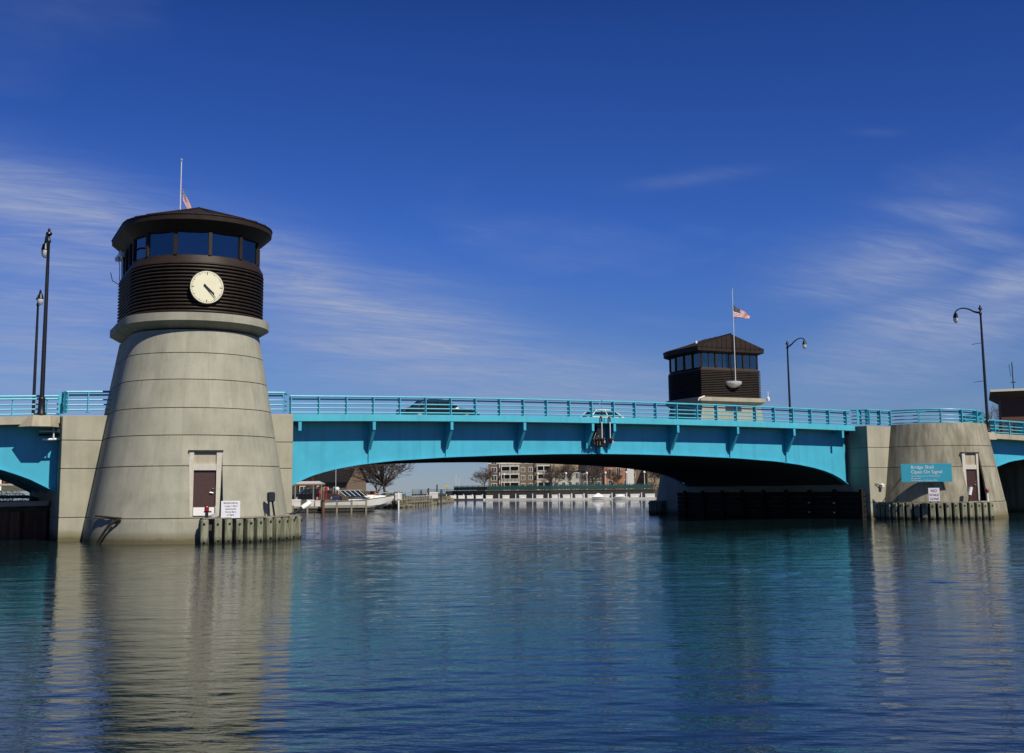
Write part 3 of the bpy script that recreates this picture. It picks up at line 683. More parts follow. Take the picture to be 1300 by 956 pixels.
# lights, signs and fittings on the fenders
nl = thing('navigation_light', 'red navigation light on a black bracket at the clock tower door', 'light', (-5.78, -8.08, 1.1))
MB().box(-.06, .06, -.06, .06, -.35, .25).box(-.18, .12, -.04, .04, -.05, .02).box(-.12, .20, -.03, .03, .22, .28).build('bracket', 'black_metal', nl)
MB().lathe([(.05, .25), (.10, .28), (.10, .42), (.07, .48), (.02, .50)], 12).build('red_lens', 'lens_red', nl, True)
MB().box(.22, .42, -.05, .05, .02, .16).tube([(.36, 0, .16), (.36, 0, .5)], .03, 6).build('junction_box', 'steel', nl)
fl = thing('floodlight', 'black floodlight on two thin legs at the edge of the clock tower', 'light', (-2.72, -7.02, 1.1))
MB().tube([(-.10, 0, 0), (-.14, 0, .75)], .045, 6).tube([(.14, 0, 0), (.02, 0, .75)], .045, 6).build('leg', 'black_metal', fl)
MB().box(-.20, .14, -.13, .13, .62, 1.06).build('housing', 'black_metal', fl, bevel=.06)
MB().box(-.16, .10, -.145, -.131, .67, 1.02).build('lens', 'glass_dark', fl)
sp = thing('mooring_boom', 'slanted dark pole with a white rounded tip beside the clock tower fender', 'pole', (-.65, -3.4, .95))
MB().tube([(-.5, -.2, -.05), (.38, .15, .42)], .08, 8).build('pole', 'black_metal', sp, True)
MB().tube([(.38, .15, .42), (.46, .18, .46), (.82, .33, .66), (.90, .36, .70)], [.09, .13, .13, .05], 10).build('white_tip', 'white_paint', sp, True)
tb = thing('timber_brace', 'broken dark timber brace leaning on the left base of the clock tower', 'timber')
tb.location = (-9.6, -5.2, 0)
tb.location = (-5.5, -3.1, 0)
def cp(t, r, z): return (r*math.sin(R_(t)), -r*math.cos(R_(t)), z)
MB().tube([cp(-74, 4.52, 1.20), cp(-62, 4.54, 1.16), cp(-50, 4.54, 1.10)], .05, 6).build('beam', 'brace_wood', tb)
MB().tube([cp(-51, 4.56, 1.06), cp(-58, 4.66, .78), cp(-66, 4.74, .05)], .055, 6).tube([cp(-55, 4.60, 1.0), cp(-59, 4.68, .62)], .05, 5).build('brace', 'brace_wood', tb)

def board_sign(name, label, cat, p0, p1, z0, z1, m, lines, legs=True, thick=.03, legz=None):
    p0, p1 = Vector((*p0, 0)), Vector((*p1, 0)); d = p1-p0; w = d.length; a = math.atan2(d.y, d.x); c = (p0+p1)/2
    S = thing(name, label, cat, (c.x, c.y, z0), a)
    MB().box(-w/2, w/2, 0, thick, 0, z1-z0).build('panel', m, S, bevel=.006)
    for (txt, size, x, z, tm, al) in lines:
        text_mesh('lettering', txt, size, tm, S, (x, -.006, z), (R_(90), 0, 0), al)
    if legs:
        for x in (-w*.33, w*.33):
            MB().box(x-.03, x+.03, thick, thick+.06, (legz if legz is not None else -.1), (z1-z0)*.9).build('leg', 'black_metal', S)
    return S
sA = board_sign('bridge_signal_sign', 'small white sign with dark lettering beside the clock tower door', 'sign', (-5.18, -8.10), (-4.36, -8.10), 1.06, 1.80, 'sign_white',
    [('BRIDGE SIGNAL', .088, 0, .620, 'ink_dark', 'CENTER'), ('1 Long / 1 Short', .088, 0, .495, 'ink_dark', 'CENTER'), ('Answered By', .088, 0, .37, 'ink_dark', 'CENTER'), ('Marine Band', .088, 0, .245, 'ink_dark', 'CENTER'), ('or Signal', .088, 0, .12, 'ink_dark', 'CENTER')])
sB = board_sign('bridge_notice_board', 'large teal board reading Bridge Shall Open On Signal', 'sign', (38.85, -3.30), (41.42, -5.05), 2.36, 3.52, 'sign_teal',
    [('Bridge Shall', .30, -.95, .84, 'sign_white', 'LEFT'), ('Open On Signal', .30, -.95, .54, 'sign_white', 'LEFT'), ('Marine Radio Channel 16 Monitored', .118, -.95, .335, 'sign_white', 'LEFT'), ('Drawtender', .118, -.95, .195, 'sign_white', 'LEFT'), ('For Emergency Call Bridge Office', .118, -.95, .06, 'sign_white', 'LEFT')], legs=False, thick=.05)
for x, dy in ((-1.2, 1.5), (.5, .62), (1.2, .60)):
    MB().tube([(x, .05, .55), (x+.1, dy, .50)], .035, 6).build('stand_off', 'black_metal', sB)
sC = board_sign('no_wake_sign', 'white sign reading NO WAKE ZONE standing on the right fender', 'sign', (39.57, -4.78), (40.11, -5.18), 1.15, 1.98, 'sign_white',
    [('NO', .235, 0, .58, 'ink_maroon', 'CENTER'), ('WAKE', .205, 0, .33, 'ink_maroon', 'CENTER'), ('ZONE', .205, 0, .08, 'ink_maroon', 'CENTER')])
sC.scale = (1, 1, 1)
l2 = thing('navigation_light', 'red navigation light on a white post by the right pier door', 'light', (43.35, -6.02, 1.1))
MB().tube([(0, 0, 0), (0, 0, .55)], .055, 8).build('post', 'white_paint', l2, True)
MB().lathe([(.05, .55), (.10, .57), (.10, .72), (.06, .78), (.02, .80)], 12).build('red_lens', 'lens_red', l2, True)
f2 = thing('floodlight', 'white-topped cylindrical floodlight leaning on a post above the right fender', 'light', (42.0, -5.72, 1.1))
MB().tube([(0, 0, 0), (.12, 0, .50)], .045, 6).build('post', 'black_metal', f2)
MB().tube([(.10, 0, .42), (.24, -.03, .92)], .12, 12).build('housing', 'white_paint', f2, True)
MB().tube([(.24, -.03, .92), (.26, -.035, 1.0)], [.13, .07], 12).build('hood', 'navy', f2, True)
cl = thing('mast_arm_light', 'small white lamp on a short dark arm, left corner of the right pier', 'light', (39.0, -1.15, 2.15))
MB().tube([(-.3, 0, .15), (.10, -.12, .0)], .03, 6).build('arm', 'black_metal', cl)
MB().lathe([(.02, -.14), (.13, -.10), (.15, .08), (.04, .16)], 10, (.16, -.14, 0)).build('lamp', 'white_paint', cl, True)

# navigation lights hanging at mid-span
for k, (u, nm) in enumerate(((18.42, 'left'), (18.98, 'right'))):
    t_ = thing('hanging_light', 'red navigation light on a white rod at mid-span, the %s of two' % nm, 'light', (u, -.42, zt(u)-1.05), 0, 'navigation lights at mid-span')
    MB().tube([(.03, .14, .02), (.0, 0, .10), (0, -.04, -.02), (0, -.04, -.25)], .045, 8).build('hanger', 'black_metal', t_, True)
    MB().tube([(0, -.04, -.25), (0, -.04, -1.22)], .026, 8).build('rod', 'white_paint', t_, True)
    MB().lathe([(.05, .12), (.15, .06), (.15, -.02)], 12, (0.03, -.04, -1.32)).box(-.2, .16, -.02, .10, -1.36, -1.26).build('housing', 'black_metal', t_, True)
    MB().lathe([(.09, 0), (.10, -.05), (.075, -.15), (.02, -.20)], 12, (.03, -.04, -1.34)).build('red_lens', 'lens_red', t_, True)
    MB().box(.17, .21, -.02, .06, -1.48, -1.22).build('shield', 'white_paint', t_)
lk = thing('span_lock', 'dark span lock machinery with looping hoses where the two leaves meet', 'machinery', (18.3, .0, zt(18)-1.5))
lk.scale = (.78, .78, .78)
MB().box(.05, .75, .0, .55, -1.1, -.05).box(-.30, .05, .1, .5, -1.45, -.95).box(.45, .95, .15, .6, -1.6, -1.15).build('gearbox', 'black_metal', lk, bevel=.03)
for k in range(4):
    x = -.15+.12*k
    MB().tube([(x+.1, -.05, -.55-.1*k), (x-.12, -.1, -1.0), (x-.02, -.12, -1.5), (x+.2, -.02, -1.62), (x+.3, .1, -1.2)], .025, 6).build('hose', 'black_metal' if k % 2 else 'timber', lk, True)
for x in (-.65, -.3, .9):
    MB().box(x-.04, x+.04, .3, .4, -1.7, -1.3).build('pin', 'teal', lk)

# ------------------------------------------------------------------ approach spans
def approach(name, label, u0, u1, inner, outer_end):
    A = thing(name, label, 'bridge span', (0, 0, 0), 0, 'fixed approach spans')
    n = 20; us = frange(u0, u1, n)
    s = 1 if inner == u1 else -1
    def zb(u):
        d = abs(u-inner)
        return float(np.interp(d, [0, .2, 1.3, 2.4, 4.2, 7, 11, 16, 20, 23], [2.3, 2.40, 2.98, 3.36, 3.85, 4.15, 4.2, 3.9, 3.4, 2.6]))
    for v in (.70, 6.6, 13.1, DW-.76):
        b = MB(); girder(b, u0, u1, v, v+.06, zb, 40); strip(b, frange(u0, u1, 40), v-.17, v+.23, lambda u: zb(u)-.04, zb); b.build('girder', 'teal', A)
    for v0, v1 in ((-.30, 2.2), (DW-2.2, DW+.30)):
        b = MB(); strip(b, us, v0, v1, lambda u: zt(u)-1.385, lambda u: zt(u)-1.02); b.build('sidewalk_slab', 'concrete_slab', A)
    b = MB(); strip(b, us, 2.205, DW-2.205, lambda u: zt(u)-1.55, lambda u: zt(u)-1.25); b.build('road_deck', 'asphalt', A)
    ps = [inner-s*(.6+1.5*i) for i in range(16)]
    for v, a in ((0, 0), (DW, math.pi)):
        railing(A, [(inner-s*.02, v)]+[(u, v) for u in ps], [(u, v, a) for u in ps])
    # lamp bay
    lu = inner-s*.9
    for v0, sg in ((-.30, -1), (DW+.30, 1)):
        b = MB(); zA, zB = zt(lu)-1.54, zt(lu)-1.0
        lo = [(lu-s*.95, v0), (lu-s*.38, v0+sg*.62), (lu+s*.42, v0+sg*.62), (lu+s*.86, v0)]
        hi = [(lu-s*.50, v0), (lu-s*.34, v0+sg*.50), (lu+s*.40, v0+sg*.50), (lu+s*.80, v0)]
        b.loft([[(x, y, zA) for x, y in lo], [(x, y, zB) for x, y in hi]]); b.build('lamp_bay', 'concrete_slab', A, bevel=.02)
    return A
AA = approach('approach_span', 'left approach span with a turquoise arched girder and a concrete lamp bay', -34, -11.12, -11.12, 0)
AB = approach('approach_span', 'right approach span with a turquoise arched girder beyond the notice pier', 49.22, 72, 49.22, 0)
ab = thing('bridge_abutment', 'dark concrete abutment in the shade below the right approach span', 'abutment', (60, 0, 0))
MB().box(-1, 1, 3.0, DW-.5, -1, 3.6).build('wall', 'concrete_old', ab); MB().box(-1.2, 1.2, 2.8, DW-.3, 3.601, 4.1).build('bearing_shelf', 'concrete_old', ab)
pp = thing('drain_pipe', 'pale bent utility pipes under the left lamp bay', 'pipe', (-11.12, -.1, 0))
for pts_, r, m in (([(-.75, -.1, 4.72), (-.2, -.1, 4.74), (.0, -.1, 4.76)], .05, 'white_paint'), ([(-.28, -.12, 4.76), (-.28, -.12, 5.30), (.02, -.12, 5.32)], .045, 'white_paint'), ([(-.10, -.05, 5.16), (.0, -.05, 5.16)], .10, 'white_paint'),
                 ([(-.9, .2, 4.95), (.0, .2, 4.97)], .06, 'black_metal'), ([(-.9, .2, 5.12), (.0, .2, 5.14)], .05, 'steel')):
    MB().tube(pts_, r, 8).build('pipe', m, pp, True)

# ------------------------------------------------------------------ street lamps
def lamp(name, label, u, v, s, top, banner=False, armlen=2.25):
    zb = zt(u)-1.0; h = top-zb
    L = thing(name, label, 'street lamp', (u, v, zb), 0 if s > 0 else math.pi, 'lamps along the bridge')
    MB().lathe([(.20, 0), (.20, .10), (.17, .16), (.15, .7), (.17, .76), (.12, .85)], 16).build('base', 'black_metal', L, True)
    MB().lathe([(.105, .85), (.098, 3), (.08, h*.75), (.065, h-.75), (.10, h-.70), (.10, h-.60), (.06, h-.52), (.055, h-.38)], 14).build('pole', 'black_metal', L, True)
    MB().lathe([(.06, h-.40), (.15, h-.30), (.13, h-.22), (.05, h-.16), (.07, h-.1), (.02, h)], 10).build('finial', 'black_metal', L, True)
    pts_ = [(0, .0, h-.55), (0, .28, h-.52), (0, .60, h-.40), (0, .95, h-.20), (0, 1.35, h-.05), (0, 1.75, h+.0), (0, armlen-.15, h-.08), (0, armlen, h-.22)]
    MB().tube(pts_, [.075, .075, .06, .052, .048, .045, .045, .045], 8).build('arm', 'black_metal', L, True)
    hd = MB().lathe([(.04, 0), (.06, -.02), (.05, -.10), (.12, -.14), (.16, -.30), (.19, -.42), (.17, -.46)], 14, (0, armlen, h-.18)).build('lamp_head', 'black_metal', L, True)
    MB().lathe([(.165, -.455), (.185, -.56), (.15, -.72), (.08, -.82), (.02, -.84)], 14, (0, armlen, h-.18)).build('globe', 'globe_glass', hd, True)
    if banner:
        for z in (h*.40, h*.70): MB().tube([(0, 0, z), (0, .95, z-.02)], .018, 6).build('banner_arm', 'black_metal', L)
    return L
lamp('street_lamp', 'tall black lamp in front of the left approach railing', -12.0, -.62, 1, 14.75)
lamp('street_lamp', 'black lamp across the road behind the tall left lamp', -11.12, 20.35, -1, 14.95)
lamp('street_lamp', 'black arched lamp rising behind the railing, right of the far tower', 49.95, 20.35, -1, 14.95)
lamp('street_lamp', 'tall black lamp with two banner arms at the right platform', 50.0, -.62, 1, 14.95, True)

# ------------------------------------------------------------------ flags
def flag(name, label, loc, w, h, droop, rz, drape):
    F = thing(name, label, 'flag', loc, rz)
    nx, nz = 18, 13
    def P(i, k):
        s, t = i/nx, k/nz
        zt_ = -droop*(s**.85); zb_ = -h*(1+.05*s)
        x = w*s*(1-.10*t); z = zt_+(zb_-zt_)*t
        y = .13*math.sin(s*8+t*1.5)*(.2+s)+.04*math.sin(s*17+t)
        if drape > .5: x = w*.30*s+.10*t; y = .07*math.sin(s*6+t)*(.2+s); z = -h*.62*t-1.05*s
        return (x, y, z)
    def patch(nm, m, i0, i1, k0, k1):
        b = MB(); vs_ = [P(i, k) for k in range(k0, k1+1) for i in range(i0, i1+1)]; n = i1-i0+1
        b.add(vs_, [(r*n+c, r*n+c+1, (r+1)*n+c+1, (r+1)*n+c) for r in range(k1-k0) for c in range(i1-i0)])
        o = b.build(nm, m, F, True); sm = o.modifiers.new('t', 'SOLIDIFY'); sm.thickness = .008
        return o
    for k in range(13):
        i0 = 7 if k < 7 else 0
        patch('stripe', 'red' if k % 2 == 0 else 'white_paint', i0, nx, k, k+1)
    c = patch('canton', 'navy', 0, 7, 0, 7)
    for r in range(5):
        for q in range(5):
            p = P(.8+q*1.35, .9+r*1.3); p2 = 7
            s_ = P(int(.8+q*1.35), int(.9+r*1.3)); MB().lathe([(.004, -.018), (.022, 0), (.004, .018)], 5, (p[0], p[1]-.012, p[2])).build('star', 'white_paint', c)
    return F
flag('flag', 'United States flag flying at half staff from the far tower pole', (43.66, 19.60, 17.70), 1.65, 1.15, .95, R_(-8), 0)
flag('flag', 'furled red and white striped flag hanging on the near tower pole', (-5.60, 1.22, 17.95), 1.7, 1.25, .1, R_(-10), .7)

# ------------------------------------------------------------------ cars
def car(name, label, loc, rz, paintm, L=4.6, W=1.8, H=1.44, group=None, suv=False):
    C = thing(name, label, 'car', loc, rz, group)
    k = H/1.44
    prof = [(-L/2, .35), (-L/2+.02, .62), (-L/2+.10, .86), (-L/2+.55, .93), (-L/2+1.0, .95), (.95, .93), (1.6, .86), (L/2-.25, .74), (L/2-.03, .58), (L/2, .36), (L/2-.15, .22), (-L/2+.15, .22)]
    rows = []
    for y, ins in ((-W/2, .06), (-W/2+.10, 0), (W/2-.10, 0), (W/2, .06)):
        rows.append([(x*(1-ins*.35), y, (z-.5)*(1-ins)*k+.5) for x, z in prof])
    rows[0] = [(x*.97, -W/2+.0, min(z, .84*k)) for x, y, z in rows[0]]; rows[3] = [(x*.97, W/2, min(z, .84*k)) for x, y, z in rows[3]]
    MB().loft(rows).build('body', paintm, C, True)
    top = H; r0, r1 = (-L/2+.75, 1.0) if not suv else (-L/2+.12, .95)
    lo = [(r0, .90*k), (r1, .90*k)]; hi = [(r0+(.55 if not suv else .28), top-.05), (r1-.75, top-.04)]
    cab = [(r0, -W/2+.12, .90*k), (r1, -W/2+.12, .90*k), (r1, W/2-.12, .90*k), (r0, W/2-.12, .90*k)]
    mid = [(hi[0][0], -W/2+.30, hi[0][1]), (hi[1][0], -W/2+.30, hi[1][1]), (hi[1][0], W/2-.30, hi[1][1]), (hi[0][0], W/2-.30, hi[0][1])]
    g = MB().loft([cab, mid]).build('glasshouse', 'glass_dark', C)
    xm = (hi[0][0]+hi[1][0])/2
    roof = [[(hi[0][0]-.05, y, hi[0][1]-.02), (hi[0][0]+.25, y, top-.01), (xm, y, top), (hi[1][0]-.25, y, top-.01), (hi[1][0]+.05, y, hi[1][1]-.02), (hi[1][0]+.02, y, hi[1][1]-.05), (hi[0][0]-.02, y, hi[0][1]-.05)] for y in (-W/2+.29, W/2-.29)]
    MB().loft(roof).build('roof', paintm, C, True)
    for sy in (-1, 1):
        for (xa, xb) in ((r0, hi[0][0]), (r1, hi[1][0]), ((r0+r1)/2+.05, xm+.03)):
            MB().tube([(xa, sy*(W/2-.115), .90*k), (xb, sy*(W/2-.295), hi[0][1])], .04, 5).build('pillar', paintm, C)
        for x in (-L/2+.85, L/2-.90):
            w = MB().loft([[(x+.32*math.cos(2*math.pi*q/18), y, .32+.32*math.sin(2*math.pi*q/18)) for q in range(18)] for y in (sy*(W/2-.20), sy*(W/2+.01))]).build('wheel', 'tyre', C)
            MB().loft([[(x+.20*math.cos(2*math.pi*q/12), y, .32+.20*math.sin(2*math.pi*q/12)) for q in range(12)] for y in (sy*(W/2-.02), sy*(W/2+.022))]).build('rim', 'steel', w)
        MB().box(L/2-.22, L/2-.03, sy*(W/2-.42)-.18, sy*(W/2-.42)+.18, .56*k, .70*k).build('headlight', 'white_paint', C)
        MB().box(-L/2-.005, -L/2+.16, sy*(W/2-.36)-.20, sy*(W/2-.36)+.20, .66*k, .82*k).build('tail_light', 'lens_red', C)
        MB().box(.62, .80, sy*(W/2+.02)-.08, sy*(W/2+.02)+.08, .92*k, 1.04*k).build('mirror', paintm, C, bevel=.02)
    return C
car('car', 'black saloon car crossing the left leaf behind the railing', (9.95, 4.1, zt(10)-1.245), 0, 'car_black', 4.7, 1.8, 1.40)
car('car', 'white saloon car on the far lane near mid-span', (24.7, 9.6, zt(24.7)-1.245), 0, 'car_white', 4.7, 1.82, 1.46)

# ------------------------------------------------------------------ terrain behind the bridge
RT = Vector((math.cos(YAW), -math.sin(YAW), 0)); FW = Vector((math.sin(YAW), math.cos(YAW), 0)); O = Vector((EYE.x, EYE.y, 0))
def bg_(lat, d, z=0.0): p = O+RT*lat+FW*d; return (p.x, p.y, z)
def ground(name, outline, z, m, thick=4.0, zf=None):
    b = MB(); pts_ = [bg_(*p) for p in outline]
    b.loft([[(p[0], p[1], z-thick) for p in pts_], [(p[0], p[1], (zf[i] if zf else z)) for i, p in enumerate(pts_)]])
    return struct(b.build(name, m))
BZ = -YAW       # yaw of a thing that faces the river mouth
# left bank beyond the bridge
ground('left_bank', [(-60, 148), (-24, 155), (-17.0, 152), (-15.2, 150), (-13.6, 176), (-11.9, 212), (-14.5, 262), (-20, 300), (-80, 330), (-150, 250), (-150, 148)], .95, 'soil')
b = MB(); rows = [(4.2, 1.62, -11.16), (12, 1.85, -11.16), (21.2, 2.15, -11.16), (26, 2.30, -7), (45, 2.95, -7), (75, 3.1, -7)]
for i in range(len(rows)-1):
    (v0, z0, e0_), (v1, z1, e1_) = rows[i], rows[i+1]
    b.add([(-120, v0, z0-.2), (e0_, v0, z0+.12), (e1_, v1, z1), (-120, v1, z1)], [(0, 1, 2, 3)])
b.add([(-120, 4.2, -2), (-11.16, 4.2, -2), (-11.16, 4.2, 1.74), (-120, 4.2, 1.42)], [(0, 1, 2, 3)])
struct(b.build('left_road_bank', 'soil'))
ground('right_bank', [(-14, 272), (-6, 258), (8, 252), (30, 247), (60, 240), (140, 210), (400, 300), (400, 900), (-30, 900), (-25, 420), (-10, 330)], 2.0, 'soil')
def facing(name, label, cat, lat, d, z, group=None, rz=0): return thing(name, label, cat, bg_(lat, d, z), BZ+rz, group)
def bare_tree(name, label, lat, d, z, h, spread, seed, group=None, n1=9, tw=1.0):
    T = thing(name, label, 'tree', bg_(lat, d, z), 0, group); rr = random.Random(seed)
    tr = MB(); cr = MB(); 
    def limb(p, dr, l, r, lev, mb):
        pts_ = [p]; q = p; dd = dr.copy()
        for i in range(3):
            dd = (dd+Vector((rr.gauss(0, .16), rr.gauss(0, .16), rr.gauss(.03, .10)))).normalized(); q = q+dd*l/3; pts_.append(q)
        mb.tube(pts_, [r, r*.85, r*.7, r*.5], 5 if lev < 2 else 3, False)
        if lev >= 4: return
        k = (n1, 5, 5, 5, 0)[lev]
        for i in range(k):
            f = rr.uniform(.45, 1.0) if lev else rr.uniform(.55, 1.0)
            bp = pts_[0].lerp(pts_[-1], f) if lev == 0 else pts_[min(3, int(f*3.99))]
            a = rr.uniform(0, 6.28); sp_ = rr.uniform(.45, 1.1)
            nd = (dd+Vector((math.cos(a)*sp_*spread, math.sin(a)*sp_*spread, rr.uniform(-.32, .50)))).normalized()
            limb(bp, nd, l*rr.uniform(.55, .80) if lev else h*.42*rr.uniform(.8, 1.15), max(.012*tw, r*.45), lev+1, cr)
    limb(Vector((0, 0, -.2)), Vector((rr.gauss(0, .04), 0, 1)), h*.45, h*.030, 0, tr)
    tr.build('trunk', 'bark', T, True); cr.build('crown', 'twig', T)
    return T
def shrub(name, label, lat, d, z, w, h, seed, m='hedge', group=None, dep=None):
    T = thing(name, label, 'shrub', bg_(lat, d, z), BZ, group); rr = random.Random(seed); b = MB(); dep = dep or w*.5
    for i in range(int(260*max(1, w/3))):
        x, y, zz = rr.uniform(-1, 1), rr.uniform(-1, 1), rr.uniform(0, 1)
        if x**6+y*y > 1 or zz > 1-.35*abs(x)**3-.3*rr.random(): continue
        c = Vector((x*w/2, y*dep/2, zz*h)); s = .16*rr.uniform(.6, 1.3); a = Vector((rr.gauss(0, 1), rr.gauss(0, 1), rr.gauss(0, 1))).normalized(); bb = a.orthogonal().normalized(); cc = a.cross(bb)
        b.add([c-bb*s, c+cc*s*.7, c+bb*s, c-cc*s*.7], [(0, 1, 2, 3)])
    b.build('foliage', m, T)
    st = MB()
    for i in range(4): st.tube([(w*.3*(i/1.5-1), 0, -.1), (w*.32*(i/1.5-1), 0, h*.6)], .03, 4)
    st.build('stem', 'bark', T); return T
# --- left marina
dk = facing('dock', 'weathered timber dock with railings along the left marina shore', 'dock', -21.0, 126, 0)
MB().box(-6.5, 5.2, -1.2, 4.6, .40, .55).build('deck', 'timber', dk)
for i in range(8): MB().box(-6.3+1.6*i-.09, -6.3+1.6*i+.09, -1.25, -1.05, -1, 1.30 if i > 3 else .75).build('post', 'timber', dk)
for z in (.62, 1.12): MB().box(.0, 5.0, -1.22, -1.16, z, z+.10).build('rail', 'timber', dk)
MB().box(-6.5, 5.2, -1.1, 4.5, .05, .30).build('float', 'seawall', dk)
d2 = facing('dock', 'timber dock edge with low rails at the tip of the left shore', 'dock', -14.6, 160, 0, rz=R_(84))
MB().box(-2, 14, -.8, .8, .55, .70).build('deck', 'timber', d2)
for i in range(9):
    for y in (-.7, .7): MB().box(-1.8+1.9*i-.1, -1.8+1.9*i+.1, y-.1, y+.1, -1, 1.5).build('post', 'timber', d2)
for z in (1.05, 1.4): MB().box(-2, 14, -.76, -.70, z, z+.09).build('rail', 'white_paint' if z > 1.2 else 'timber', d2)
# rip-rap along the shore
rk = random.Random(4); stone_me = []
for i in range(5):
    bm = bmesh.new(); bmesh.ops.create_icosphere(bm, subdivisions=1, radius=.5)
    for v in bm.verts: v.co *= rk.uniform(.75, 1.2); v.co.z *= .7
    me = bpy.data.meshes.new('stone'); bm.to_mesh(me); bm.free(); me.materials.append(M['stone']); stone_me.append(me)
rr_ = thing('stone_revetment', 'tumbled stone revetment along the left shore below the docks', 'revetment', bg_(-15, 150, 0))
shore = [(-40, 151.9), (-24, 155), (-17.0, 152), (-15.2, 150), (-13.6, 176), (-11.9, 212), (-14.5, 262)]
for k in range(len(shore)-1):
    (a, b_), (c, e) = shore[k], shore[k+1]; n = int(math.hypot(c-a, e-b_)/.9)
    for i in range(n):
        for w in (0, .7):
            f = (i+rk.random())/n; p = Vector(bg_(a+(c-a)*f+.5-w, b_+(e-b_)*f, .15+w*.6+rk.uniform(-.1, .15))); o = link_obj('stone', rk.choice(stone_me), rr_)
            o.location = p-rr_.location; o.rotation_euler = (rk.random()*3, rk.random()*3, rk.random()*6); s = rk.uniform(.45, .95); o.scale = (s, s, s)
# cabin cruiser
bt = facing('motor_boat', 'white cabin cruiser with raked windscreen bars and a dark blue cockpit cover', 'boat', -19.9, 147, 0, rz=R_(3))
st = [(-4.2, 1.35, .95, 0.0), (-3.5, 1.40, .98, -.1), (-1, 1.45, 1.05, -.15), (1.2, 1.35, 1.22, -.1), (2.8, .95, 1.42, .05), (3.9, .40, 1.58, .5), (4.5, .03, 1.68, 1.25)]
MB().loft([[(x, -w, zt_), (x, -w*.95, zb_+(zt_-zb_)*.32), (x, -w*.3, zb_), (x, w*.3, zb_), (x, w*.95, zb_+(zt_-zb_)*.32), (x, w, zt_)] for x, w, zt_, zb_ in st]).build('hull', 'white_hull', bt, True)
MB().loft([[(x, -w, z), (x, -w*.7, z+h_), (x, w*.7, z+h_), (x, w, z)] for x, w, z, h_ in ((-1.2, 1.2, 1.06, .55), (.4, 1.15, 1.15, .60), (1.8, .85, 1.28, .45), (3.4, .3, 1.5, .12))]).build('cabin', 'white_hull', bt, True)
for i in range(5):
    x = -2.4+.62*i; b = MB()
    b.tube([(x, -1.1, 2.30), (x+.85, -1.15, 1.60)], .028, 5).tube([(x, 1.1, 2.30), (x+.85, 1.15, 1.60)], .028, 5); b.build('windscreen_bar', 'white_paint', bt)
MB().add([(-2.5, -1.08, 2.30), (.3, -1.08, 2.30), (1.2, -1.12, 1.60), (-1.6, -1.12, 1.60), (-2.5, -1.05, 2.30), (.3, -1.05, 2.30), (1.2, -1.09, 1.60), (-1.6, -1.09, 1.60)], [(0, 1, 2, 3), (7, 6, 5, 4), (0, 4, 5, 1), (1, 5, 6, 2), (2, 6, 7, 3), (3, 7, 4, 0)]).build('windscreen', 'glass_dark', bt)
MB().box(-1.2, 1.5, -1.16, -1.06, 1.30, 1.42).build('cabin_window', 'glass_dark', bt)
MB().loft([[(x, -w-.02, z-.10), (x, -w-.02, z-.02), (x, w+.02, z-.02), (x, w+.02, z-.10)] for x, w, z, _ in st]).build('rub_rail', 'navy', bt)
MB().box(-3.0, .35, -1.15, 1.15, 2.31, 2.37).build('hardtop', 'white_hull', bt, bevel=.03)
MB().box(-3.3, -2.3, -1.2, 1.2, .98, 1.62).build('cockpit_cover', 'navy', bt, bevel=.12)
MB().lathe([(.02, 0), (.28, .05), (.30, .2), (.15, .34), (.02, .38)], 12, (-2.8, 0, 2.40)).build('radar', 'white_paint', bt, True)
MB().tube([(-3.0, .3, 2.5), (-3.0, .3, 6.2)], .025, 5).build('antenna', 'white_paint', bt)
MB().tube([(2.0, -.9, 1.35), (2.1, -.85, 1.85), (4.4, -.1, 2.1), (4.5, 0, 2.1)], .02, 5).build('bow_rail', 'steel', bt)
# dock boxes and piles of the left marina
for i, (lat, d, w, h, txt) in enumerate(((-24.6, 129, 1.1, .8, 'white dock box at the left end, next to the clock tower edge'), (-22.9, 129, .75, .75, 'second white dock box from the clock tower'), (-22.1, 129, .5, .65, 'third white dock box, by the dark mooring pile'),
        (-15.9, 158, .9, .9, 'white dock box left of the white mooring post'), (-13.4, 178, .9, .9, 'white dock box right of the white mooring post'), (-12.7, 182, 1.3, 1.0, 'larger white dock box near the tip of the left shore'))):
    x = facing('dock_box', txt, 'dock box', lat, d, .55 if d < 140 else .95, 'dock boxes of the left marina')
    MB().box(-w/2, w/2, -.35, .35, .0, h*.8).build('body', 'white_hull', x, bevel=.03); MB().box(-w/2-.03, w/2+.03, -.38, .38, h*.8, h).build('lid', 'white_paint', x, bevel=.04)
for i, (lat, d, h, r, m, txt) in enumerate(((-20.7, 124.2, 2.3, .16, 'rust_sheet', 'dark rusty mooring pile in front of the left dock'), (-15.0, 149, 2.0, .10, 'white_paint', 'white mooring post standing on the left shore edge'),
        (-13.9, 172, 2.3, .12, 'seawall', 'short dark pile right of the white mooring post'), (-13.2, 177, 2.6, .14, 'seawall', 'thick dark pile between two white dock boxes'), (-12.6, 188, 3.2, .12, 'seawall', 'tallest dark pile near the tip of the left shore'), (-11.8, 186, 2.4, .14, 'seawall', 'last dark pile before the timber dock rails'))):
    x = facing('mooring_pile', txt, 'pile', lat, d, 0, 'mooring piles of the left marina'); MB().lathe([(r, -1.5), (r, h-.1), (r*.6, h), (.01, h+.02)], 10).build('pile', m, x, True)
    MB().lathe([(r*1.08, h*.5), (r*1.08, h*.5+.12), (r*.9, h*.5+.12)], 10).build('band', 'black_metal', x)
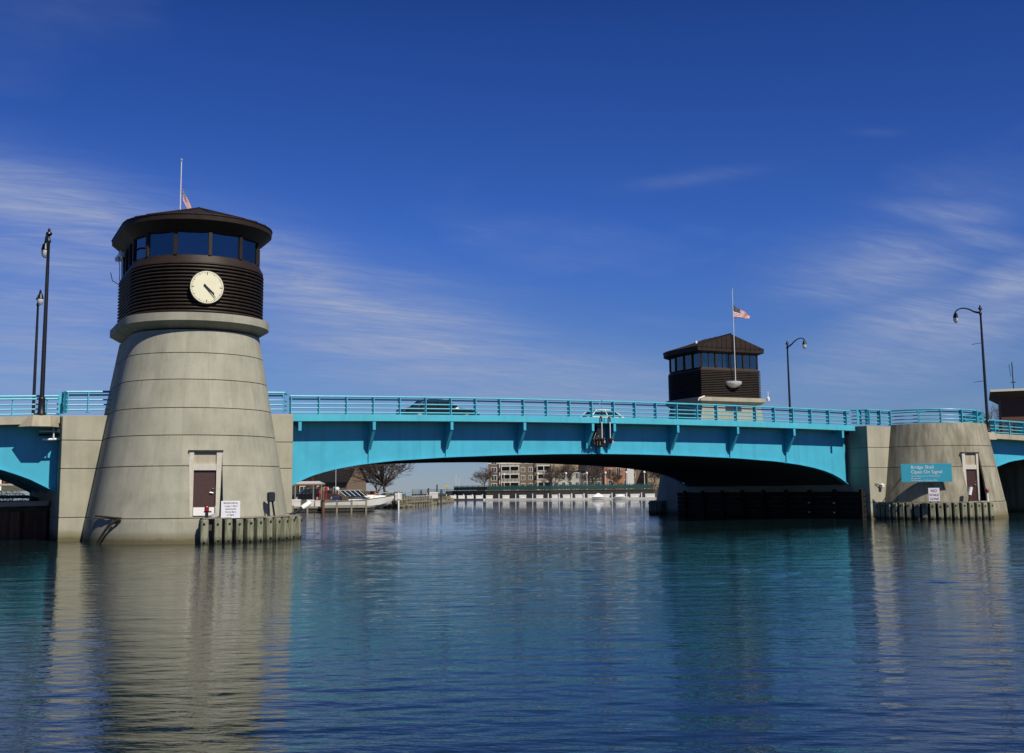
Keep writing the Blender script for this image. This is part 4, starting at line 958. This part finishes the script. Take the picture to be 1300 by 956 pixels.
# picnic shelter
sh = facing('picnic_shelter', 'open shelter with a pale flat roof on thin posts', 'shelter', -28.2, 158, .95)
MB().add([(-2.0, -1.2, 2.35), (2.0, -1.2, 2.35), (2.0, 1.2, 2.35), (-2.0, 1.2, 2.35), (-1.2, -.3, 2.72), (1.3, -.3, 2.72), (1.3, .3, 2.72), (-1.2, .3, 2.72)], [(3, 2, 1, 0), (4, 5, 6, 7), (0, 1, 5, 4), (1, 2, 6, 5), (2, 3, 7, 6), (3, 0, 4, 7)]).build('roof', 'aluminium', sh)
MB().box(-1.95, 1.95, -1.15, 1.15, 2.18, 2.34).build('roof_beam', 'wood_fence', sh)
for x in (-1.8, .7, 1.8):
    for y in (-1.05, 1.05): MB().box(x-.07, x+.07, y-.07, y+.07, 0, 2.2).build('post', 'timber', sh)
for i, (lat, h, txt) in enumerate(((-26.3, 1.5, 'left'), (-25.4, 1.9, 'right'))):
    x = facing('life_ring_post', 'red life ring post by the shelter, the %s of two' % txt, 'post', lat, 155, .95, 'red life ring posts'); MB().box(-.05, .05, -.05, .05, 0, h).build('post', 'red', x); MB().box(-.16, .16, -.12, .05, h-.60, h).build('ring_case', 'red', x, bevel=.08)
car('car', 'dark parked car beside the open shelter on the left shore', bg_(-30.2, 166, .95), BZ+R_(200), 'car_black', 4.6, 1.85, 1.7, suv=True)
car('car', 'dark maroon parked car behind the open shelter', bg_(-28.6, 172, .95), BZ+R_(180), 'door_brown', 4.5, 1.8, 1.5)
# houses of the left shore
def house(name, label, lat, d, z, w, dep, hw, hr, wallm, roofm, wins, group=None, rz=0, chimney=False, gable='x', porch=False):
    Hh = facing(name, label, 'house', lat, d, z, group, rz)
    MB().box(-w/2, w/2, -dep/2, dep/2, -.5, hw).build('wall', wallm, Hh)
    o = .35
    if gable == 'x':
        prof = [(-dep/2-o, hw-.05), (0, hw+hr), (dep/2+o, hw-.05), (dep/2+o, hw+.10), (0, hw+hr+.18), (-dep/2-o, hw+.10)]
        rf = MB(); rf.loft([[(x, p[0], p[1]) for p in (prof[0], prof[1], prof[2], prof[3], prof[4], prof[5])] for x in (-w/2-o, w/2+o)]).build('roof', roofm, Hh)
        for sx in (-1, 1): MB().prism([(-dep/2, hw), (dep/2, hw), (0, hw+hr-.03)], 'x', sx*w/2-.06*(sx > 0), sx*w/2+.06*(sx < 0)).build('gable', wallm, Hh)
    else:
        prof = [(-w/2-o, hw-.05), (0, hw+hr), (w/2+o, hw-.05), (w/2+o, hw+.10), (0, hw+hr+.18), (-w/2-o, hw+.10)]
        MB().loft([[(p[0], y, p[1]) for p in prof] for y in (-dep/2-o, dep/2+o)]).build('roof', roofm, Hh)
        for sy in (-1, 1): MB().prism([(-w/2, hw), (w/2, hw), (0, hw+hr-.03)], 'y', sy*dep/2-.06*(sy > 0), sy*dep/2+.06*(sy < 0)).build('gable', wallm, Hh)
    for (x, zz, ww, hh) in wins:
        f = MB().box(x-ww/2-.12, x+ww/2+.12, -dep/2-.08, -dep/2-.002, zz-.12, zz+hh+.12).build('window', 'trim', Hh)
        MB().box(x-ww/2, x+ww/2, -dep/2-.10, -dep/2-.082, zz, zz+hh).build('pane', 'window_far', f)
        MB().box(x-.04, x+.04, -dep/2-.115, -dep/2-.101, zz, zz+hh).build('mullion', 'trim', f)
    if chimney: MB().box(w*.25-.3, w*.25+.3, -.3, .3, hw+hr*.3, hw+hr+1.0).build('chimney', 'brick_red', Hh)
    return Hh
house('boathouse', 'dark-roofed boathouse with a pale gable end behind the cabin cruiser', -26.6, 178, .95, 5.0, 5.6, 2.6, 3.0, 'brick_brown', 'shingle_dark', [(-1.3, .9, .8, 1.0), (.6, .9, .8, 1.0)], rz=R_(-24), gable='x')
house('boathouse', 'long brown shed under dark trees, left of the boathouse', -36, 205, .95, 13, 7, 3.4, 2.4, 'seawall', 'shingle_dark', [(-4, 1, 1.3, 1.2), (-1, 1, 1.3, 1.2), (2, 1, 1.3, 1.2)])
house('house', 'large tan-roofed house rising behind the boathouse', -38.5, 235, .95, 13, 9, 5.0, 3.2, 'cladding', 'shingle_tan', [(-3, 1, 1.2, 1.6), (0, 1, 1.2, 1.6), (3, 1, 1.2, 1.6), (-3, 3.6, 1.2, 1.2), (0, 3.6, 1.2, 1.2), (3, 3.6, 1.2, 1.2)])
for i, (lat, d, h, s) in enumerate(((-33.5, 186, 6.6, 11), (-29.6, 190, 6.2, 12), (-27.2, 196, 7.0, 13))):
    bare_tree('bare_tree', ('leafless dark tree behind the shelter, leftmost', 'leafless dark tree behind the shelter, middle of three', 'leafless dark tree just left of the boathouse')[i], lat, d, .9, h, 1.1, s, 'bare trees on the left shore', 8, 2.2)
bare_tree('bare_tree', 'broad leafless tree standing beside the boathouse on the left shore', -18.0, 163, .95, 7.6, 1.45, 5, 'bare trees on the left shore', 20, 1.8)
bare_tree('bare_tree', 'smaller leafless tree left of the broad tree', -20.6, 172, .95, 4.6, 1.4, 6, 'bare trees on the left shore', 9, 1.4)
fn = facing('wooden_fence', 'orange-brown board fence beside the broad leafless tree', 'fence', -20.8, 168, .95)
for i in range(11): MB().box(-1.1+.2*i-.09, -1.1+.2*i+.09, -.03, .03, 0, 1.25+.04*(i % 3)).build('board', 'wood_fence', fn)
MB().box(-1.2, 1.2, .03, .08, .9, 1.0).build('rail', 'wood_fence', fn)
lr = facing('life_ring', 'red life ring hanging on the orange-brown fence', 'life ring', -20.75, 167.8, 1.85)
b = MB(); b.loft([[(.30*math.cos(2*math.pi*k/16)*(1+.3*math.cos(2*math.pi*j_/6)), -.08+.09*math.sin(2*math.pi*j_/6), .30*math.sin(2*math.pi*k/16)*(1+.3*math.cos(2*math.pi*j_/6))) for j_ in range(6)] for k in range(17)], True, False); b.build('ring', 'red', lr, True)
shrub('hedge', 'low dark hedge behind the broad leafless tree', -18.0, 170, .95, 4.4, 1.3, 31)
# --- left road bank seen under the left approach span
sw = thing('sheet_pile_wall', 'rusty sheet pile wall in the shade under the left approach', 'wall', (-21.9, 4.0, 0))
for i in range(34):
    x = -9.6+.6*i; y = -.25 if i % 2 else 0
    MB().add([(x, y, -1), (x+.42, y, -1), (x+.6, -.25-y, -1), (x, y+.1, -1), (x+.42, y+.1, -1), (x+.6, -.15-y, -1), (x, y, 1.35), (x+.42, y, 1.35), (x+.6, -.25-y, 1.35), (x, y+.1, 1.35), (x+.42, y+.1, 1.35), (x+.6, -.15-y, 1.35)],
        [(0, 1, 7, 6), (1, 2, 8, 7), (3, 9, 10, 4), (4, 10, 11, 5), (6, 7, 10, 9), (7, 8, 11, 10), (0, 6, 9, 3), (2, 5, 11, 8)]).build('sheet_pile', 'rust_sheet', sw)
MB().add([(x, y, z) for x, zz in ((-9.8, 1.30), (10.7, 1.62)) for y in (-.35, .45) for z in (zz, zz+.24)], [(0, 1, 3, 2), (4, 6, 7, 5), (0, 4, 5, 1), (2, 3, 7, 6), (1, 5, 7, 3), (0, 2, 6, 4)]).build('coping', 'walk', sw)
gs = MB(); rg = random.Random(9)
for i in range(9000):
    gv = rg.uniform(5, 44); p = Vector((rg.uniform(-24, -11.3), gv, float(np.interp(gv, [4.2, 12, 21.2, 26, 45], [1.6, 1.83, 2.13, 2.28, 2.93])))); a = rg.uniform(0, 3.14); h = rg.uniform(.05, .16); w = .02
    gs.add([p+Vector((math.cos(a)*w, math.sin(a)*w, 0)), p-Vector((math.cos(a)*w, math.sin(a)*w, 0)), p+Vector((rg.gauss(0, .07), rg.gauss(0, .07), h))], [(0, 1, 2)])
gro = gs.build('grass', 'hedge'); gro['kind'] = 'stuff'; gro['label'] = 'rough grass on the bank under the left approach'
gr = thing('guard_rail', 'grey post and rail barrier on the grass bank under the left approach', 'fence', (-14.5, 29, 2.38))
for i in range(9): MB().box(-8+2*i-.05, -8+2*i+.05, -.05, .05, 0, 1.1).build('post', 'white_paint', gr)
for z in (.45, .95): MB().box(-8.1, 8.1, -.09, -.05, z, z+.12).build('rail', 'steel', gr)
car('car', 'bright red car parked beyond the barrier, left of the two red cars', (-12.9, 49, 2.95), R_(250), 'car_red', 4.5, 1.8, 1.45)
car('car', 'red car parked beyond the barrier, right of the two red cars', (-10.2, 48, 2.95), R_(290), 'car_red', 4.4, 1.8, 1.4)
car('car', 'white car parked between the red cars under the left approach', (-11.6, 55, 2.97), R_(270), 'car_white', 4.6, 1.8, 1.9, suv=True)
for i in range(5): shrub('shrub', ORD[i]+' dark shrub from the left, behind the parked red cars', -68+5.6*i, 140, 2.9, 6, 3.2, 60+i, 'hedge', 'dark shrubs behind the red cars')
# --- right shore
dock_pts = [(-24.5, 330), (-13.9, 262), (-5.9, 251), (8.1, 245), (18.1, 243), (29.8, 240)]
def along(k, f):
    (a, b_), (c, e) = dock_pts[k], dock_pts[k+1]; return a+(c-a)*f, b_+(e-b_)*f
def wall_run(name, label, cat, pts_, parts):
    W_ = thing(name, label, cat, bg_(pts_[0][0], pts_[0][1], 0))
    base = Vector(bg_(pts_[0][0], pts_[0][1], 0))
    for (nm, m, off, z0, z1, th) in parts:
        for k in range(len(pts_)-1):
            p, q = Vector(bg_(pts_[k][0], pts_[k][1]+off)), Vector(bg_(pts_[k+1][0], pts_[k+1][1]+off)); d = q-p; c = (p+q)/2-base
            MB().obox((c.x, c.y, (z0+z1)/2), d, d.length/2+.02*(k % 2), th, (z1-z0)/2).build(nm, m, W_)
    return W_, base
fd, base = wall_run('floating_dock', 'long white floating dock below the promenade on the far right shore', 'dock', dock_pts[1:], [('pontoon', 'white_hull', 0, .0, .36, .9)])
sw2, base2 = wall_run('seawall', 'dark seawall behind the white floating dock', 'wall', dock_pts[1:], [('wall', 'seawall', 3.5, -.5, 2.0, .4), ('cap', 'stone', 3.5, 2.0, 2.14, .5)])
pr_, base3 = wall_run('promenade_railing', 'teal promenade railing along the far right seawall', 'railing', dock_pts[1:], [('rail', 'green_rail', 4.0, 3.10, 3.22, .05), ('mesh_panel', 'green_rail', 4.0, 2.25, 3.0, .02)])
cnt = 0
for k in range(1, 5):
    for i in range(6 if k < 4 else 5):
        lat, d = along(k, (i+.5)/6); p = Vector(bg_(lat, d+4.0))-base3
        MB().box(p.x-.05, p.x+.05, p.y-.05, p.y+.05, 2.1, 3.3).build('post', 'green_rail', pr_)
for k in range(16):
    f = k/15*3.9; kk = 1+int(min(f, 3.85)); lat, d = along(kk, min(f-(kk-1), 1))
    x = facing('dock_box', ORD[k]+' white dock box from the left along the far floating dock', 'dock box', lat, d, .36, 'dock boxes on the far floating dock')
    w = .75 if k < 9 else 1.0
    MB().box(-w, w, -.3, .3, 0, .55).build('body', 'white_hull', x, bevel=.04); MB().box(-w-.05, w+.05, -.34, .34, .55, .72).build('lid', 'white_paint', x, bevel=.05)
    y = facing('power_pedestal', ORD[k]+' white power pedestal from the left along the far floating dock', 'pedestal', lat-w-.75, d, .36, 'power pedestals on the far floating dock')
    MB().box(-.09, .09, -.09, .09, 0, .85).build('column', 'white_paint', y, bevel=.02); MB().box(-.12, .12, -.12, .12, .85, .97).build('cap', 'white_paint', y, bevel=.03)
for (lat, d, txt) in ((18.0, 243, 'small white boat with a peaked cover at the far dock'), (22.6, 242, 'small white boat with a rounded cover, right of the peaked one')):
    x = facing('small_boat', txt, 'boat', lat, d-1.6, 0); x.scale = (.75, .75, .75)
    MB().loft([[(xx, -w, .75), (xx, -w*.6, .05), (xx, w*.6, .05), (xx, w, .75)] for xx, w in ((-1.9, .8), (-.5, .9), (1, .7), (2.1, .05))]).build('hull', 'white_hull', x, True)
    pk = 1.75 if '18' in str(lat) else 1.35
    MB().loft([[(-1.8, -.75, .76), (1.4, -.55, .76), (1.4, .55, .76), (-1.8, .75, .76)], [(-.4, -.05, pk), (.1, -.05, pk), (.1, .05, pk), (-.4, .05, pk)]]).build('cover', 'white_paint', x)
for i, (lat, d) in enumerate(((-2.1, 250), (5.4, 247), (11.5, 245), (16.0, 244), (20.0, 243), (24.4, 242), (28.2, 241))):
    x = facing('promenade_lamp', ORD[i]+' pale lamp post from the left along the far promenade', 'lamp post', lat, d+4.8, 2.0, 'lamp posts on the far promenade')
    MB().lathe([(.12, 0), (.09, .3), (.06, 3.2), (.06, 3.4)], 8).build('pole', 'trim', x); MB().lathe([(.08, 3.4), (.24, 3.5), (.26, 3.75), (.05, 3.95)], 10).build('lantern', 'white_paint', x, True)
# roofed pier at the lake end
pe = facing('lake_pier', 'dark timber lake pier with a teal railing at the river mouth', 'pier', -15.6, 300, 0)
MB().box(-11, 13, -2, 2, 1.15, 1.5).build('deck', 'seawall', pe)
for i in range(13): MB().box(-10.8+1.95*i-.15, -10.8+1.95*i+.15, -1.9, -1.6, -1, 1.2).build('pile', 'seawall', pe)
for i in range(13): MB().box(-10.8+1.95*i-.05, -10.8+1.95*i+.05, -1.95, -1.85, 1.5, 2.55).build('post', 'green_rail', pe)
for z in (1.8, 2.1, 2.45): MB().box(-11, 13, -1.92, -1.86, z, z+.10).build('rail', 'green_rail', pe)
MB().box(-11, 13, -1.5, -1.3, -1, 1.1).build('skirt', 'rust_sheet', pe)
gz = facing('gazebo', 'small orange-roofed hut at the end of the lake pier', 'hut', -8.6, 305, 1.5)
MB().box(-1.2, 1.2, -1, 1, 0, 1.1).build('wall', 'brick_brown', gz); MB().loft([[(-1.7, -1.4, 1.1), (1.7, -1.4, 1.1), (1.7, 1.4, 1.1), (-1.7, 1.4, 1.1)], [(-.5, -.1, 2.1), (.5, -.1, 2.1), (.5, .1, 2.1), (-.5, .1, 2.1)]]).build('roof', 'wood_fence', gz)
yb = facing('yellow_marker', 'yellow navigation marker board above the lake pier', 'marker', -24.5, 420, 0)
MB().tube([(0, 0, -1), (0, 0, 3.6)], .06, 6).build('post', 'black_metal', yb); MB().add([(-.95, -.05, 3.9), (0, -.05, 3.35), (.95, -.05, 3.9), (0, -.05, 4.4), (-.95, .05, 3.9), (0, .05, 3.35), (.95, .05, 3.9), (0, .05, 4.4)], [(0, 1, 2, 3), (7, 6, 5, 4), (0, 4, 5, 1), (1, 5, 6, 2), (2, 6, 7, 3), (3, 7, 4, 0)]).build('board', 'yellow', yb)
for i, lat in enumerate((-26.2, -24.9)):
    x = facing('sailboat', 'distant sailboat with a bare pale mast, the %s of two' % ('left', 'right')[i], 'boat', lat, 520, 0, 'far sailboats'); MB().tube([(0, 0, .5), (0, 0, 9.5-i*1.6)], .09, 5).build('mast', 'trim', x)
    MB().loft([[(xx, -w, 1.0), (xx, -w*.5, 0), (xx, w*.5, 0), (xx, w, 1.0)] for xx, w in ((-3, .8), (0, 1.2), (2.5, .7), (3.8, .05))]).build('hull', 'white_hull', x, True)
# apartment block
ap = facing('apartment_block', 'tan brick apartment block with white balconies on the far right shore', 'building', 4.2, 392, 2.0, rz=R_(-4))
MB().box(-12.9, 9, 0, 14, -1, 11.3).build('wall', 'brick_brown', ap)
MB().box(-13.1, 9.1, -.10, -.002, 9.15, 9.5).build('string_course', 'trim', ap)
MB().box(-9.15, -8.95, -.09, -.004, -.2, 9.14).build('downpipe', 'trim', ap)
rf = MB().loft([[(-13.6, -.7, 11.3), (9.6, -.7, 11.3), (9.6, 14.7, 11.3), (-13.6, 14.7, 11.3)], [(-8, 6.8, 15.2), (4, 6.8, 15.2), (4, 7.2, 15.2), (-8, 7.2, 15.2)]]).build('roof', 'shingle_dark', ap)
def win(x, z, w=1.5, h=1.45, y=-.0, par=None):
    f = MB().box(x-w/2-.16, x+w/2+.16, y-.10, y-.003, z-.16, z+h+.16).build('window', 'trim', par)
    MB().box(x-w/2, x+w/2, y-.13, y-.101, z, z+h).build('pane', 'window_far', f); MB().box(x-.06, x+.06, y-.15, y-.131, z, z+h).build('mullion', 'trim', f)
for lv in range(4):
    z = .9+2.75*lv
    win(-10.9, z, 1.7, 1.5, par=ap)
    for x in (-.9, 1.75): win(x, z, 1.1, 1.45, par=ap)
    if lv < 4:
        for (x0, x1) in ((-8.3, -2.2), (4.0, 8.6)):
            r_ = MB().box(x0, x1, -.06, -.003, z-.6, z+1.55).build('recess_shade', 'seawall', ap)  # flat dark panel on the wall, painting the balcony recess in shade
            s_ = MB().box(x0-.1, x1+.1, -1.5, -.061, z-.95, z-.62).build('balcony', 'trim', ap)
            MB().box(x0-.1, x1+.1, -1.5, -1.42, z+.28, z+.38).build('rail', 'trim', s_)
            for q in range(14): xx = x0+(x1-x0)*q/13; MB().box(xx-.08, xx+.08, -1.49, -1.43, z-.62, z+.28).build('baluster', 'trim', s_)
            for xx in (x0+.05, (x0+x1)/2, x1-.05): MB().box(xx-.12, xx+.12, -1.48, -1.3, z+.38, z+1.75).build('column', 'trim', s_)
wb = facing('apartment_wing', 'stepped wing with white gable trim, right of the tan apartment block', 'building', 16.3, 388, 2.0, rz=R_(-4))
MB().box(-3, 6.2, 0, 10, -1, 9.0).build('wall', 'shingle_tan', wb)
MB().prism([(-3.6, 8.9), (6.8, 8.9), (1.6, 12.0)], 'y', -.5, 10.5).build('roof', 'shingle_dark', wb)
MB().box(-3.6, 6.8, -.62, -.5, 8.7, 9.0).build('gutter', 'trim', wb)
for z in (.9, 3.65, 6.4):
    for x in (-1.6, 1.4, 4.4): win(x, z, 1.2, 1.4, par=wb)
house('house', 'grey-blue house with tall white windows, right of the apartment wing', 25.0, 352, 2.0, 9, 9, 5.6, 2.6, 'car_grey', 'shingle_dark', [(-3, .7, 1.0, 1.7), (-1, .7, 1.0, 1.7), (1, .7, 1.0, 1.7), (3, .7, 1.0, 1.7), (-3, 3.3, 1.0, 1.6), (-1, 3.3, 1.0, 1.6), (1, 3.3, 1.0, 1.6), (3, 3.3, 1.0, 1.6)], 'houses on the far right shore')
house('house', 'pale house under a wide tan roof with many white windows', 20.5, 372, 2.0, 16, 10, 6.1, 3.2, 'cladding', 'shingle_tan', [(x, z, .9, 1.7) for z in (.8, 3.7) for x in (-6.5, -4.4, -2.2, 0, 2.2, 4.4, 6.5)], 'houses on the far right shore')
house('house', 'orange brick house with a white corner bay on the far right shore', 30.2, 338, 2.0, 7.2, 8, 7.0, 1.2, 'brick_orange', 'trim', [(-1.9, 4.6, .7, 1.4), (.6, 4.4, 1.1, 1.9), (2.7, 1.2, 1.0, 1.5), (-1.9, 1.2, 1.0, 1.5)], 'houses on the far right shore')
MB().box(3.0, 5.0, -4.6, -3.2, -.5, 6.4).build('corner_bay', 'white_hull', [o for o in col.objects if o.name.startswith('house') and o.get('label', '').startswith('orange')][0])
house('house', 'dark house with a bright corner post, right of the orange brick house', 37.5, 342, 2.0, 7, 8, 6.2, 1.6, 'brick_brown', 'shingle_dark', [(-2, 3.5, 1, 1.5), (2, 3.5, 1, 1.5)], 'houses on the far right shore')
house('house', 'grey house with white porch posts at the far pier edge', 43.5, 338, 2.0, 8.5, 8, 5.6, 2.2, 'shingle_tan', 'shingle_dark', [(-3, 3.2, 1, 1.4), (-.8, 3.2, 1, 1.4), (1.4, 3.2, 1, 1.4), (3.4, 3.2, .8, 1.4)], 'houses on the far right shore')
for i, (lat, d, h, s) in enumerate(((-10.2, 380, 6.5, 21), (12.9, 340, 6.5, 22), (16.8, 330, 6.8, 23), (22.5, 322, 5.5, 24), (27, 318, 5.0, 25), (38.5, 312, 6.2, 26), (42.0, 316, 6.0, 27))):
    bare_tree('bare_tree', ORD[i]+' leafless tree from the left on the far right shore', lat, d, 2.0, h, 1.2, s, 'bare trees on the far right shore', 8, 3.0)
for i in range(13):
    lat = -5.0+3.3*i; d = 268-.6*i
    shrub('hedge', ORD[i]+' clump from the left in the hedge behind the far promenade', lat, d, 2.0, 4.0, (1.2, 1.6, 1.3, 2.0)[i % 4], 80+i, ('hedge', 'hedge', 'dry_leaf')[i % 3], 'hedge clumps behind the far promenade')
# brick building beyond the right approach
bb = facing('brick_building', 'dark brick building with an overhanging flat roof beyond the right approach', 'building', 54.3, 126, 3.3, rz=R_(-22))
MB().box(0, 16, 0, 12, -2, 8.44).build('wall', 'brick_red', bb)
MB().box(-1.0, 17, -1.4, 13, 9.05, 9.3).build('roof', 'trim', bb)
MB().loft([[(0, -.01, 8.45), (16, -.01, 8.45), (16, 12, 8.45), (-.0, 12, 8.45)], [(-.9, -1.2, 9.04), (16.6, -1.2, 9.04), (16.6, 12.6, 9.04), (-.9, 12.6, 9.04)]]).build('soffit', 'brick_brown', bb)
for x in (2.2, 6.2, 10.2): 
    f = MB().box(x-1, x+1, -.06, -.003, 3.0, 5.6).build('window', 'brown_metal', bb); MB().box(x-.9, x+.9, -.09, -.061, 3.1, 5.5).build('pane', 'window_far', f)
am = facing('roof_antenna', 'thin dark antenna mast at the right edge on the brick building', 'antenna', 56.3, 127, 12.6)
MB().tube([(0, 0, 0), (0, 0, 3.2)], .06, 6).tube([(-.2, 0, 1.6), (-.35, 0, 3.0)], .03, 5).box(-.25, .25, -.08, .08, .9, 1.0).build('mast', 'black_metal', am)
ground('right_road_bank', [(78, 92), (50, 118), (58, 205), (160, 205), (200, 60)], 2.2, 'soil')
bare_tree('bare_tree', 'small leafless tree left of the dark brick building', 66.0, 152, 2.2, 8.6, .7, 44, None, 8, 1.2)
bpy.context.view_layer.update()
